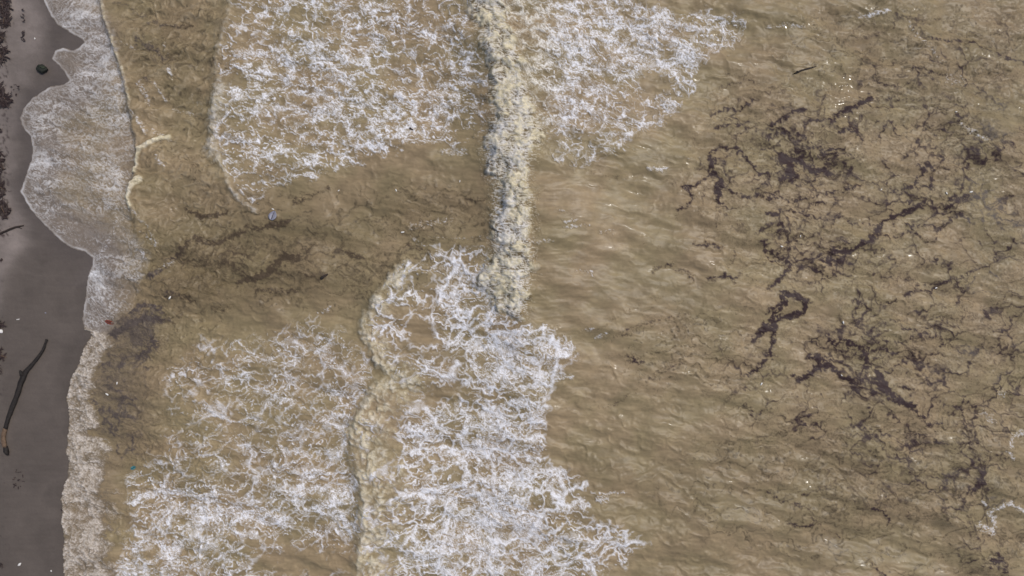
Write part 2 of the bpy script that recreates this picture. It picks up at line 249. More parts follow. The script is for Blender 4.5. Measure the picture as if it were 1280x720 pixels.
# ---- seaweed, with dark ripple and ledge lines of the water painted in -----------------------------------------------------
wd_ = zeros()
X = lambda *a: Q(960, 0, *a)
Y = lambda *a: Q(960, 180, *a)
Z = lambda *a: Q(960, 360, *a)
T = lambda *a: Q(960, 540, *a)
M0 = lambda *a: Q(640, 0, *a)
M1 = lambda *a: Q(640, 180, *a)
M2 = lambda *a: Q(640, 360, *a)
L1 = lambda *a: Q(0, 180, *a)
strands = [
 (X((350,575),(400,555),(440,540),(470,510),(510,490)),3.6,1),(X((0,630),(80,600),(130,560),(180,545)),2,.9),(X((0,690),(60,660),(160,670),(180,690)),2.5,.9),(X((180,610),(260,600),(330,610),(360,570)),2,.8),
 (X((90,590),(110,570),(160,555)),3,.9),(X((260,640),(300,620)),1.5,.7),(X((350,660),(400,640),(440,680)),2.4,.9),(X((400,670),(420,650)),3,.9),(X((520,500),(640,500),(760,500),(830,490),(900,460)),1.8,.6),(X((540,400),(600,440),(650,430)),2,.7),(X((480,640),(560,600),(640,630),(760,630),(800,620),(860,630),(940,620)),1.3,.65),
 (X((1010,640),(1030,590),(1080,550),(1180,480)),1.3,.6),(X((1030,670),(1000,655),(950,620),(930,570)),2,.85),(X((700,350),(760,350),(800,370),(870,380),(900,390)),2,.7),(X((750,110),(830,100),(920,110)),1.6,.6),
 (X((760,190),(860,210),(1000,210),(1060,240),(1130,270),(1200,300),(1280,310)),1.5,.75),(X((610,80),(680,90),(730,110)),4.5,.55),(X((620,90),(620,140),(560,170),(440,190)),1.3,.6),(X((740,150),(790,210)),2,.5),(X((1090,100),(1170,80),(1250,70)),1.3,.5),
 (X((0,460),(100,465),(190,450)),1.2,.5),(X((1120,690),(1200,670),(1280,630)),1.6,.6),(X((850,650),(840,690)),1.2,.6),(X((430,330),(500,340),(540,380)),1.5,.45),(X((800,390),(840,410)),2,.7),(X((1130,370),(1200,350)),1.5,.5),
 (X((700,650),(720,700)),1,.4),(X((980,490),(1040,480)),2,.5),(X((1100,410),(1180,390)),1.4,.5),(X((820,560),(860,530),(930,520)),1.4,.45),
 (X((0,300),(60,290)),1.2,.4),(X((180,240),(250,245)),1.4,.35),(X((260,160),(330,150)),1.4,.4),
 (Y((70,60),(110,90),(100,140),(120,170)),8,1),(Y((110,70),(180,95),(230,130),(300,130)),4.5,1),(Y((100,150),(60,185)),3,.95),(Y((130,30),(200,20),(280,30),(370,20),(400,50),(340,50),(260,60)),2,.85),(Y((280,70),(300,110)),2,.8),(Y((220,60),(240,110)),1.5,.8),
 (Y((0,270),(60,265),(100,290),(160,270),(200,280),(260,250),(320,240),(400,225),(460,210)),1.5,.8),(Y((220,300),(280,290)),1.5,.9),(Y((0,250),(50,245)),2,.8),(Y((190,180),(230,200)),1.4,.8),
 (Y((0,350),(50,350),(100,330),(160,340),(250,370),(320,380),(360,350)),1.4,.8),(Y((0,355),(60,345)),3,.9),(Y((40,380),(70,420),(60,450),(80,430)),3,.8),(Y((350,370),(400,380),(440,400),(520,405),(560,410)),1.2,.7),(Y((210,300),(190,350),(210,380)),1,.6),
 (Y((0,540),(60,530),(110,510),(140,450)),1.3,.75),(Y((760,310),(700,335),(640,360),(580,390),(540,440),(510,480),(450,515),(400,540),(340,535),(300,580),(330,600),(390,580)),3,1),
 (Y((400,540),(390,570)),3,.95),(Y((330,530),(300,590)),4.5,.9),(Y((0,720),(50,690),(100,630),(120,600),(80,570),(30,550)),2.8,.9),(Y((300,580),(240,570),(180,590),(150,640)),2,.85),(Y((200,620),(260,640),(290,680)),2,.8),(Y((150,500),(240,500),(310,530)),1.2,.7),
 (Y((160,430),(300,430),(450,430)),.9,.5),(Y((310,620),(380,610)),1.3,.6),(Y((700,220),(730,190),(780,130),(750,100)),2,.8),(Y((780,90),(820,120),(820,180),(800,210),(740,215)),2.5,.85),(Y((820,120),(900,130)),2,.6),
 (Y((450,210),(520,200),(600,190)),1.4,.6),(Y((590,190),(600,230),(660,240),(700,220)),1.8,.8),(Y((590,240),(590,300),(570,340)),2,.65),(Y((640,280),(720,290),(750,270)),1.5,.7),(Y((400,160),(450,180),(470,210)),1.6,.6),
 (Y((560,410),(560,450),(600,470),(650,460),(690,440),(740,450),(800,490),(830,480)),2,.75),(Y((640,380),(640,430)),2,.6),(Y((700,400),(760,410),(820,400),(850,430),(920,380),(960,360),(1010,400)),2.2,.8),(Y((850,410),(830,490)),1.6,.7),
 (Y((890,320),(930,290),(960,270),(1010,260),(1050,265)),3.6,.9),(Y((910,280),(940,260),(980,270)),3,.8),(Y((860,260),(880,260)),2,.7),(Y((1060,310),(1060,400),(1100,460),(1130,500)),1.7,.65),(Y((1060,320),(1120,310),(1180,350)),1.4,.6),(Y((1210,410),(1280,395)),1.6,.7),
 (Y((1180,20),(1200,80),(1260,110),(1280,130)),2,.6),(Y((1200,120),(1280,110)),2.5,.6),(Y((930,20),(880,60)),1.5,.5),(Y((930,150),(970,60)),1.6,.55),(Y((1040,125),(1120,130)),1.8,.55),(Y((1160,460),(1210,420)),1.4,.5),(Y((1110,640),(1160,580)),1,.4),
 (Y((580,670),(640,665),(740,680)),1.3,.65),(Y((580,680),(580,710)),1.3,.6),(Y((650,665),(655,700)),1.3,.6),(Y((740,710),(820,700),(880,690),(950,670),(1000,650),(1060,620)),2.1,.75),(Y((500,640),(600,620)),1,.4),
 (Z((70,30),(130,30),(190,75),(180,110),(120,140),(60,150),(20,190),(0,210)),4.2,1,),(Z((80,80),(40,120),(10,170),(30,230),(10,330)),3,.95),(Z((80,80),(70,40)),3,.95),(Z((0,110),(60,90)),2.4,.9),(Z((0,350),(40,360)),1.5,.6),(Z((0,400),(60,430)),2,.6),(Z((0,450),(30,440)),2,.6),
 (Z((690,40),(740,10),(800,20),(870,10)),2.6,.75),(Z((430,60),(480,80),(500,110),(470,150),(430,170)),1.8,.8),(Z((440,110),(460,90)),2.5,.7),(Z((550,90),(600,80),(640,60)),1.8,.7),(Z((510,210),(560,190),(600,170),(660,160)),2,.75),
 (Z((660,200),(720,210),(780,230),(850,240),(870,290)),2,.75),(Z((290,240),(330,280),(380,250),(400,290),(480,300),(470,340)),4,.8),(Z((300,300),(380,320),(440,300)),3,.7),(Z((340,215),(390,200),(430,170)),2,.7),(Z((500,220),(530,270),(560,300),(620,330),(660,320)),1.8,.85),
 (Z((500,290),(510,350),(480,380),(490,410),(440,440)),2.5,.9),(Z((470,310),(500,350)),3.5,.8),(Z((200,340),(260,350),(240,400),(200,440),(150,470)),3,.95),(Z((130,440),(170,470)),2,.8),(Z((260,350),(310,390)),2.5,.8),(Z((260,390),(310,390),(350,430),(420,460),(500,460),(550,480)),3,1),
 (Z((550,420),(560,460),(580,500),(600,530)),5,1),(Z((550,480),(600,540),(660,570),(710,590)),5,1),(Z((710,590),(760,640),(810,680),(870,680)),2.6,.85),(Z((510,380),(560,390),(600,420),(660,380),(740,370)),1.6,.75),(Z((430,480),(470,500),(530,520)),2.2,.9),(Z((420,420),(450,440),(500,400)),1.6,.8),(Z((510,350),(520,400)),2,.7),
 (Z((660,320),(720,310),(800,330),(880,330)),1.7,.7),(Z((660,320),(640,340)),1.5,.6),(Z((770,430),(800,470),(810,540),(850,580)),3,.6),(Z((730,440),(790,430)),2,.6),(Z((640,490),(710,490)),2.2,.8),(Z((670,510),(700,560)),1.4,.5),(Z((880,590),(940,590),(980,610),(990,700)),4,.62),
 (Z((850,150),(960,160),(990,110),(960,70)),2.4,.6),(Z((780,180),(840,180)),2.5,.6),(Z((160,580),(220,570),(250,640)),2,.6),(Z((130,540),(200,560)),1.6,.5),(Z((0,590),(60,600)),2,.4),(Z((1080,280),(1150,290),(1170,320)),1.6,.5),(Z((1160,90),(1180,70)),1.6,.6),(Z((1190,190),(1240,200)),2,.5),(Z((1100,120),(1110,170)),2.2,.45),
 (Z((900,200),(940,300),(950,400),(930,480)),4,.36),(Z((1150,310),(1180,330)),2.4,.5),(Z((240,230),(290,250)),1.4,.5),(Z((100,300),(150,350)),1,.4),(Z((330,60),(390,70)),1.4,.5),(Z((760,620),(800,640)),2,.5),(Z((850,420),(860,520)),2,.35),
 (T((990,0),(1010,60),(1040,120),(1070,180)),5,.62),(T((1070,190),(1050,250),(1010,280)),4,.75),(T((1010,280),(960,320),(980,370)),4,.5),(T((980,420),(1040,520)),5,.45),(T((1100,640),(1140,650)),8,.6),(T((1130,600),(1160,680)),5,.6),(T((1040,660),(1070,640)),3,.5),
 (T((480,80),(530,110),(560,150)),1.3,.5),(T((630,110),(680,160),(730,230)),1.3,.6),(T((500,240),(560,270),(580,320),(600,340)),1.3,.5),(T((510,370),(580,400),(610,460)),1.8,.65),(T((610,490),(630,550)),1.4,.45),(T((690,400),(710,430)),1.6,.5),
 (T((0,300),(50,330),(120,360),(200,380),(220,430),(270,470)),1.5,.55),(T((100,450),(160,470),(220,460)),2,.6),(T((180,310),(260,280),(340,250)),1.5,.5),(T((330,520),(380,540)),1.3,.5),(T((500,650),(540,690),(580,720)),3,.6),(T((280,420),(310,420)),1.5,.4),(T((0,440),(90,445)),1.2,.35),
 (T((830,50),(890,60)),3,.6),(T((700,20),(800,20)),4,.5),(T((780,90),(860,160)),3,.35),(T((370,0),(380,70),(360,140)),2,.42),(T((0,210),(100,240)),2,.35),(T((730,260),(830,310),(900,400),(980,470),(1030,560)),1,.5),(T((1140,110),(1200,120)),3,.5),
 (M0((990,590),(1020,560),(1080,545),(1140,550),(1180,530),(1220,495)),1.3,.85),(M0((1020,440),(1080,430),(1150,400),(1170,370)),1.5,.65),(M0((1170,400),(1220,420)),1.5,.6),(M0((1010,640),(1060,630),(1140,620)),2.2,.75),(M0((1160,640),(1220,640),(1280,670)),1.5,.65),(M0((1060,370),(1120,375)),1.3,.5),
 (M0((920,450),(980,460)),1.6,.35),(M0((1050,600),(1110,600)),1.5,.6),(M0((1140,650),(1120,700),(1060,715)),1.3,.5),(M0((1220,650),(1260,690),(1280,720)),1.6,.6),
 (M1((980,80),(1000,40),(1060,15),(1120,20),(1160,60),(1200,100),(1220,145),(1280,160)),2,.9),(M1((990,65),(1010,95),(990,115)),5,.9),(M1((1060,40),(1110,70),(1120,110)),1.2,.6),(M1((1010,110),(970,170),(910,210),(850,215)),2.2,.9),(M1((1010,150),(1035,180),(1030,220),(1030,290)),4.5,.9),
 (M1((870,220),(895,260),(870,310),(830,320)),2,.8),(M1((1000,190),(1070,220),(1120,250),(1190,270),(1270,240)),2.2,.75),(M1((1115,260),(1220,265)),3,.6),(M1((1050,340),(1110,380),(1150,420)),1.5,.55),(M1((1000,400),(1015,420)),3,.5),(M1((920,500),(980,500),(1050,520)),1.8,.8),
 (M1((1090,500),(1120,550),(1090,610)),1.5,.55),(M1((710,630),(760,610),(810,600)),2,.65),(M1((820,630),(880,640),(900,680)),2,.65),(M1((980,670),(1060,660),(1110,680),(1150,650)),2,.8),(M1((1180,660),(1220,690)),1.3,.5),(M1((1250,480),(1270,540)),4,.7),(M1((760,190),(840,210)),1.2,.5),(M1((1030,300),(1060,360)),1.4,.5),
 (M1((820,360),(860,340)),1.4,.4),(M1((640,505),(770,515)),1.2,.4),(M1((350,135),(470,165),(580,170),(640,160)),1.3,.45),(M1((150,70),(250,105),(330,125)),1.5,.35),
 (M2((400,240),(440,200),(500,160),(580,110),(660,70),(780,30)),1.4,.42),(M2((580,210),(640,180),(740,160),(880,125)),2.2,.55),(M2((480,240),(580,225)),1.4,.55),(M2((580,340),(640,370)),3.2,.7),(M2((620,280),(640,310),(750,310),(900,300)),2,.36),(M2((400,600),(520,580),(600,520),(680,460),(760,400),(850,370)),1.6,.5),
 (M2((1270,180),(1240,220),(1210,270)),4,.85),(M2((1270,340),(1240,390),(1210,420)),4.5,.85),(M2((1170,440),(1210,430)),2,.7),(M2((1230,430),(1220,500)),2,.5),(M2((1130,600),(1190,610),(1200,640),(1280,600)),1.7,.7),(M2((1200,640),(1240,670)),2,.6),(M2((1000,270),(1050,260)),2,.5),(M2((860,270),(890,250)),1.5,.4),(M2((540,430),(580,400)),1.3,.45),(M2((1110,60),(1170,150)),1.4,.35),(M2((1060,0),(1100,50)),1.6,.4),(M2((760,390),(850,360)),2,.4),
 (L1((930,330),(1000,360),(1100,350),(1130,340)),2.4,.6),(L1((980,470),(1060,500),(1160,460),(1220,440)),3,.6),(L1((840,590),(900,550),(960,480)),2.4,.6),(L1((760,660),(860,590)),3,.6),(L1((1180,700),(1280,660)),3,.65),(L1((1240,410),(1280,415)),2,.6),
 (Q(0,0,(580,10),(650,40),(720,80)),1.5,.45),(Q(0,0,(750,120),(820,130),(940,130)),2.4,.45),(Q(0,0,(690,190),(780,250),(830,300)),2.4,.45),(Q(0,0,(580,110),(650,160)),1.4,.35),(Q(0,0,(860,130),(960,125)),2.4,.5),(Q(0,0,(950,60),(1060,60)),2,.35),(Q(0,0,(720,390),(770,420)),1.6,.5),  # darker ripple lines of the water, their shade painted in with the weed
 (Q(320,180,(0,430),(100,405),(180,385)),2.4,.7),(Q(320,180,(190,285),(240,280)),2,.6),(Q(320,180,(240,260),(370,230)),1.6,.45),(Q(320,180,(0,670),(60,650),(150,560),(210,570)),5,.62),(Q(320,180,(390,540),(430,530),(520,570)),3.4,.55),(Q(320,180,(570,385),(650,375)),2.4,.4),(Q(320,180,(1040,280),(1140,290)),2.6,.45),(Q(320,180,(760,410),(840,420)),3.4,.4),(Q(320,180,(760,510),(830,530)),2.4,.5),(Q(320,180,(500,560),(640,610)),2.4,.35),
 (Q(0,360,(560,240),(640,190),(720,150),(790,160)),5,.75),(Q(0,360,(650,110),(720,90),(800,110)),5,.5),(Q(0,360,(780,160),(840,165)),4,.5),(Q(0,360,(700,340),(770,300),(760,250)),8,.5),(Q(0,360,(500,480),(540,400),(620,390)),5,.35),(Q(0,360,(480,560),(520,600),(620,640)),5,.45),(Q(0,360,(580,640),(660,625)),3,.45),(Q(0,360,(480,700),(560,710)),4,.35),(Q(0,360,(840,20),(960,60)),4,.45),(Q(0,360,(1060,110),(1150,100)),4,.4),(Q(0,540,(590,60),(595,110)),1,.5),(Q(320,360,(0,20),(200,10)),3,.5)]
for pts, wdh, v in strands:
    if pts[0][0] < 640: v = min(1, v * 1.45); wdh *= 1.1  # stronger strokes inside the breaker: weed plus painted ripple shade
    if pts[0][1] > 540: v = min(1, v * 1.25)
    stroke(wd_, pts, wdh * .62, v, wdh * .9 + 5.0)
# torn silted weed
smudge = zeros()
for a in [(176, 418, 22, 24, 1.1), (160, 404, 30, 9, .7), (140, 466, 18, 30, .42), (130, 500, 12, 20, .3), (185, 395, 34, 8, .5), (1232, 570, 9, 30, .5), (1245, 702, 16, 14, .6), (1192, 512, 22, 12, .5), (1118, 26, 26, 8, .6), (315, 345, 26, 10, .5), (345, 325, 30, 10, .4), (1222, 602, 8, 12, .6), (1218, 660, 12, 24, .45)]:
    smudge += a[4] * np.exp(-((cu - a[0]) / a[2]) ** 2 - ((cv - a[1]) / a[3]) ** 2)
# zones where loose weed forms a mesh or a scatter of flecks
wnet = zeros()
for a in [(1010, 200, 60, 36, .75), (1000, 290, 50, 60, .42), (1080, 330, 80, 40, .34), (1170, 240, 80, 45, .3), (1090, 440, 70, 45, .58), (1010, 160, 90, 40, .28), (1190, 400, 60, 60, .22), (1230, 200, 50, 60, .22), (900, 230, 40, 50, .22), (930, 150, 50, 40, .14),
          (1010, 530, 70, 40, .2), (1150, 100, 90, 50, .2), (1190, 560, 60, 60, .2), (870, 430, 80, 40, .1), (1080, 600, 80, 70, .14), (270, 330, 110, 32, .22), (185, 60, 60, 60, .12), (540, 280, 60, 40, .14), (400, 330, 90, 40, .15), (1180, 170, 60, 30, .14), (940, 480, 40, 60, .14), (1260, 500, 30, 90, .16),
          (1110, 30, 120, 25, .12), (178, 425, 30, 26, .55), (150, 480, 26, 60, .40), (160, 530, 50, 50, .22), (690, 250, 60, 60, .03), (1250, 60, 40, 60, .12), (1255, 300, 50, 80, .18), (1235, 430, 50, 80, .2), (1215, 600, 45, 70, .22), (1225, 690, 40, 30, .2), (1140, 520, 60, 50, .12)]: add(wnet, *a)

# ------------------------------------------------------------------ sheet grid: 1 px cells in the surf, growing outward
def axis(a, b, step, far_lo, far_hi, g=1.13):
    c = list(np.arange(a, b + .5, step)); lo = []; hi = []
    s = step; x = a
    while x > far_lo: s *= g; x -= s; lo.append(x)
    s = step; x = c[-1]
    while x < far_hi: s *= g; x += s; hi.append(x)
    return np.array(lo[::-1] + c + hi, F)

au = axis(10, 1340, 1.0, 0, 16000); av = axis(-56, 776, 1.0, -12000, 12000)
U, V = np.meshgrid(au, av)
NU, NV = len(au), len(av)
far = ss(0, 110, np.maximum.reduce([-50 - U, U - 1335, -50 - V, V - 770]))      # 1 well outside the surf in view

w1 = fbm(U / 22, V / 22, 1, 3); w2 = fbm(U / 22, V / 22, 2, 3)
w3 = pn(U / 5.5, V / 5.5, 3); w4 = pn(U / 5.5, V / 5.5, 4)
big1 = fbm(U / 90, V / 90, 5, 2); big2 = fbm(U / 90, V / 90, 6, 2)
eu = U + 5 * w1 + 2.2 * w3; ev = V + 5 * w2 + 2.2 * w4          # ragged boundaries
su = U + 3.0 * w1 + 1.8 * w3; sv = V + 3.0 * w2 + 1.8 * w4
sd = sample(SD, U + 1.2 * w1 + .8 * w3, V + 1.2 * w2 + .8 * w4)
sd = np.where(U > 600, 500, sd)

def lace(m, scale, ax=1.35, seed=40, ang=0.0):
    """foam web evaluated where m is true: 1 on the filaments"""
    u, v = U[m], V[m]
    c, s = math.cos(ang), math.sin(ang)
    a = (u * c + v * s) + 13 * big1[m] * scale / 20 + 8.5 * w1[m] * scale / 20 + 2.4 * w3[m]
    b = (-u * s + v * c) + 13 * big2[m] * scale / 20 + 8.5 * w2[m] * scale / 20 + 2.4 * w4[m]
    d1, d2 = worley(a / (scale * ax), b / scale, seed)
    e1 = d2 - d1
    d1, d2 = worley(a / (scale * .42 * ax) + 3.3, b / (scale * .42), seed + 5)
    e2 = d2 - d1
    web = np.maximum(1 - e1 * 2.6, 0)
    d1, d2 = worley(a / (scale * 1.9 * ax) + 7.7, b / (scale * 1.7) + 1.3, seed + 7)
    sel = ss(-.25, .25, pn(U[m] / 60, V[m] / 50, seed + 8))
    web = web * (1 - .75 * sel) + .75 * sel * np.maximum(1 - (d2 - d1) * 3.6, 0)
    web2 = np.maximum(1 - e2 * 2.0, 0)
    cl = fbm(a / (scale * 1.1), b / (scale * .9), seed + 9, 3)
    fr = ridge(a / (4.6 * 1.5), b / 4.2, seed + 11, 3)
    hair = pn(a / 2.6, b / 1.5, seed + 15)
    return web, web2, cl, fr, hair

def foam_amount(m, D, scale, seed, ang=0.0, ax=1.35, soft=.34, reg_lines=0.0):
    """webs of froth: wide bands between open holes where dense, broken threads where thin"""
    u, v = U[m], V[m]
    c, sn_ = math.cos(ang), math.sin(ang)
    k = scale / 20
    a = (u * c + v * sn_) + (13 * big1[m] + 7.5 * w1[m]) * k + 2.2 * w3[m]
    b = (-u * sn_ + v * c) + (13 * big2[m] + 7.5 * w2[m]) * k + 2.2 * w4[m]
    def ed(sc2, o):
        d1, d2 = worley(a / (sc2 * ax) + o, b / sc2 + o * .7, seed + int(o * 3))
        return d2 - d1
    sel = ss(-.2, .2, pn(u / 55, v / 45, seed + 8))
    e1 = ed(scale, 0.0) * (1 - sel) + ed(scale * 1.75, 5.0) * sel
    e2 = ed(scale * .42, 3.0)
    cl = eq(fbm(a / (scale * 1.5), b / (scale * 1.1), seed + 9, 3)); fine = fbm(a / 4.6, b / 3.2, seed + 12, 3, .6)
    rq = eq(ridge((u + .15 * v) / 9.0 + 1.3 * w3[m] + w1[m], v / 3.9 + 1.2 * w4[m] + .6 * w2[m], seed + 25, 3, .62))
    hr = fbm(u / 2.9 + w3[m], v / 1.7 + w4[m], seed + 21, 2)
    th = D * 1.0 - .53 + .42 * (cl - .5)
    g = soft * .5
    L1 = 1 - ss(th - g, th + g * .9, e1 + .17 * fine)
    L2 = 1 - ss(th * .9 - .12, th * .9 + .30, e2 + .1 * fine)
    body = L1 * (.40 + .60 * L2) * np.clip(.14 + 1.08 * rq ** 1.15 + .14 * hr, .04, 1.3)
    film = (1 - ss(th + .0, th + .36, e1 + .2 * fine)) * np.clip(.62 * rq ** 1.6 + .06 * hr, 0, .6) * ss(.15, .6, D)
    if reg_lines > 0:
        e3 = ed(scale * .68, 9.0)
        body *= 1 - .30 * reg_lines
        rim = np.maximum(1 - ss(.02, .15, e1 + .05 * fine), .8 * (1 - ss(.02, .17, e3 + .05 * fine)))
        rim = np.maximum(rim, .55 * (1 - ss(.02, .16, e2)) * ss(.5, .9, D + .3 * (cl - .5)))
        body = np.maximum(body, rim * reg_lines * ss(.1, .55, D + .25 * (cl - .5)) * (.55 + .5 * rq))
    thr = np.maximum((1 - ss(0, .07, e2)) * .42 * ss(.25, .7, D) * rq, (1 - ss(.01, .085, e1 + .03 * fine)) * .85 * ss(.12, .5, D) * (.45 + .55 * rq) * ss(.12, .5, cl + .35 * D))
    lg = eq(ridge((u * c + v * sn_) / 34 + .9 * w1[m] + .8 * big1[m], (-u * sn_ + v * c) / 8.5 + 1.0 * w2[m] + .8 * big2[m] + .25 * w4[m], seed + 31, 2, .5))
    lng = ss(.93 - .22 * D, 1.0, lg) * (.45 + .6 * rq) * ss(.2, .6, D)
    return np.clip((np.maximum(np.maximum(body, film), np.maximum(thr, lng)) - .10) * 1.42, 0, 1)

foam = np.zeros(U.shape, F); cream = np.zeros(U.shape, F); region = np.zeros(U.shape, np.int8); best = np.zeros(U.shape, F)
def put(mask, amt, reg, cr=0.0):
    f = foam[mask]; k = amt > f
    foam[mask] = np.maximum(f, amt)
    c = cream[mask]; c[k] = (cr[k] if hasattr(cr, 'shape') else cr); cream[mask] = c
def reg_put(w_, r):
    k = w_ > best
    region[k] = r; best[k] = w_[k]

for mm, dd, sc_, seed, reg, ang, ax, soft in [(mA, dA, 12.5, 40, 1, .05, 1.4, .50), (mB, dB, 15, 60, 2, .3, 1.5, .44), (mC, dC, 24, 80, 3, -.12, 1.5, .30), (mD, dD, 18, 100, 4, -.25, 1.45, .42)]:
    wm = sample(mm, eu + (2 if reg == 1 else 7) * w1, ev + 7 * w2 + 8 * big2); wm = ss(.1, .95, wm) * (1 - far)
    m = wm > .02
    D = (sample(dd, U, V)[m] + (0, -.06, -.03, -.05, -.08)[reg]) * (.5 + .5 * wm[m]) + .09 * big1[m] + .26 * (eq(fbm(U[m] / 46 + .5 * w1[m], V[m] / 30 + .5 * w2[m], seed + 60, 3)) - .5) - (1 - wm[m]) * .30
    put(m, foam_amount(m, D, sc_, seed, ang, ax, soft, (0, .25, .45, .9, .55)[reg]) * wm[m] ** .5, reg)
    reg_put(np.where(wm > .02, wm, 0), reg)

cream = np.maximum(cream, .55 * ss(712, 660, U) * ss(230, 190, V) * (region == 2))
# thin swash: fine streaky bubbles
wW = ss(.15, .9, sample(mW, U + 6 * w1 + 2.5 * w3, V + 6 * w2 + 2.5 * w4)) * (1 - far) * (U < 260) * (sd > -1)
m = wW > .02
fan = (V[m] - 170 + 26 * big1[m]) / (1.0 + np.clip(U[m], 0, 200) / 160)
fine = .6 * ridge(U[m] / 15 + w1[m] * .6, fan / 3.2 + w2[m] * .9 + w4[m] * .25, 140, 3, .7) + .4 * ridge(U[m] / 4, V[m] / 3 + w4[m] * .4, 144, 2)
mott = fbm(U[m] / 2.4, V[m] / 1.5, 150, 2)
cl = fbm(U[m] / 40 + .4 * w1[m], V[m] / 14, 155, 3)
D = sample(dW, U, V)[m]
f2 = eq(ridge(U[m] / 15 + 1.0 * w3[m] + w1[m], fan / 3.6 + 1.2 * w2[m] + .5 * w4[m], 146, 3, .62)); shape = .22 * fine + .40 * f2 + .05 * mott + .18 * cl + .13
amt = np.clip((shape - (.84 - .9 * D)) / .62, 0, 1) * .74 * (.62 + .55 * cl + .25) + .10 * D + .14 * (f2 - .5)
put(m, amt * wW[m], 5, .12); reg_put(np.where(m, wW * 1.1, 0), 5)

# lip of the swash
lp = sample(lipW, U + .8 * w3, V + .8 * w4) * (.45 + .55 * ss(-.3, .4, w1)) * (1 - far)
lp *= np.where(V > 400, .4, 1) * np.where(V > 270, .8, 1)
m = lp > .03
put(m, lp[m] * .8, 5, .1); reg_put(np.where(m, lp * .5, 0), 5)

# streaks
wS = sample(mS, U + 3.2 * w1 + 2.2 * w3, V + 2.6 * w2 + 1.8 * w4) * (1 - far)
m = wS > .04
st = ridge(U[m] / 6 + w1[m], V[m] / 2.8 + w2[m], 160, 3, .7)
sn = fbm(U[m] / 4, V[m] / 3, 163, 3)
put(m, np.clip((wS[m] * .9 + 1.0 * st + .35 * sn - .95) * 1.3, 0, 1) * np.clip(wS[m] * 1.6, 0, 1), 6); reg_put(np.where(m, wS * .4, 0), 6)

# beads, curls, crest, rollers (cream coloured, thick)
roll = np.zeros(U.shape, F)          # height of standing froth
def froth(wm, amp, reg, crv, hgt, fl=3.2, bias=.35, cap=1.0):
    m = wm > .03
    u, v = U[m] + 4 * w1[m] + 1.5 * w3[m], V[m] + 4 * w2[m] + 1.5 * w4[m]
    da, _ = worley(u / (fl * 5.2), v / (fl * 4.2), 170 + reg)
    db, _ = worley(u / (fl * 2.3), v / (fl * 1.9), 180 + reg)
    b3 = pn(u / (fl * .8), v / (fl * .6), 190 + reg)
    t = .62 * (1 - 1.5 * da) + .40 * (1 - 1.5 * db) + .20 * b3 + .3 * w1[m]
    a = np.clip((t + bias + .5 * (wm[m] - 1)) * 1.5, 0, 1)
    fib = ridge(u / 6.5 + w2[m], v / 2.4 + w1[m], 195 + reg, 2, .7)
    put(m, np.clip(wm[m] ** .5 * amp * (.10 + .90 * a) * (.66 + .5 * fib), 0, cap), reg, np.clip(crv + .35 * w2[m] + .3 * b3, 0, 1) if crv < 1.5 else crv)
    reg_put(np.where(m, wm * 1.6, 0), reg)
    roll[m] = np.maximum(roll[m], wm[m] * hgt * (.4 + .6 * np.clip(t - .16 * b3 + .3, 0, 1.3)))

wB = ss(.2, .9, sample(bead, U + .6 * w1 + 1.2 * w3, V + .6 * w2 + 1.2 * w4)) * (.5 + .5 * ss(-.4, .3, pn(U / 4, V / 6, 33))) * (1 - far)
froth(wB * (.35 + .65 * ss(-.35, .35, w2 + .6 * w4)), .7, 5, .8, .06, 1.2, .25)
wU = ss(.2, .9, sample(curl, U + 1 * w1 + 1.2 * w3, V + 1 * w2 + 1.2 * w4))
froth(wU * (.75 + .25 * ss(-.4, .3, w1 + w3)), 1.0, 7, .9, .14, 1.4, .45)
wK = ss(.15, .9, sample(mK, U + 5 * w1 + 2.6 * w3 + 13 * pn(U / 60, V / 19, 291), V + 4 * w2 + 2.6 * w4)) * (1 - far)
wR = ss(.05, .85, sample(mR, U + 5 * w1 + 2 * w3, V + 3 * w2 + 1.6 * w4)) * (1 - far) * (sd > -1)
w2m = ss(.2, .9, sample(np.maximum(m2 * .55, fr2), U + 4 * w1 + 2 * w3, V + 4 * w2 + 2 * w4)) * (1 - far)
k = w2m * (.5 + .5 * ss(-.35, .3, w1 + .6 * w3))
froth(k, .92, 9, .8, .11, 1.5, .04, .78)
m = wR > .03
u_ = U[m] + .35 * V[m] + 5 * w1[m]; v_ = V[m] - .15 * U[m] + 5 * w2[m]
fb = ridge(u_ / 13 + 1.2 * w3[m], v_ / 4.2 + w4[m] * .9, 260, 4, .75); lm = fbm(u_ / 9, v_ / 6, 265, 4, .65); lo = pn(u_ / 24, v_ / 17, 268)
wr = wR[m]
fn = fbm(U[m] / 2.6, V[m] / 1.8, 272, 2); g_ = .36 * eq(fb) + .34 * eq(lm) + .30 * eq(lo)
fe = eq(fb); am = np.clip((g_ + .45 * eq(lo) - 1.26 + 1.12 * wr) * 1.5, 0, 1) * np.clip(.10 + .62 * fe ** 1.2 + .38 * eq(lm) + .22 * fn, 0.0, 1.1)
put(m, np.clip(am * .84, 0, .9), 8, np.clip(.30 + .4 * lo, 0, 1)); reg_put(np.where(m, wR * 1.6, 0), 8)
roll[m] = np.maximum(roll[m], wr * .12 * (.1 + 1.1 * g_ + .25 * fn))
wE = ss(.2, .9, sample(e2, U + 1.5 * w1 + 1.6 * w3, V + 1.5 * w2 + 1.6 * w4)) * (1 - far)
froth(wE * (.45 + .55 * ss(-.3, .3, w2)), .66, 9, .8, .08, 1.4, .35)
wA = sample(eA, U + 4 * w1 + 1.8 * w3, V + 2 * w2 + 1.8 * w4) * (1 - far)
froth(wA, .66, 1, .5, .08, 1.4, .15)
wF = ss(.04, .8, sample(mKw, U + 4 * w1 + 2 * w3, V + 4 * w2 + 2 * w4)) * (1 - far)
m = wF > .02
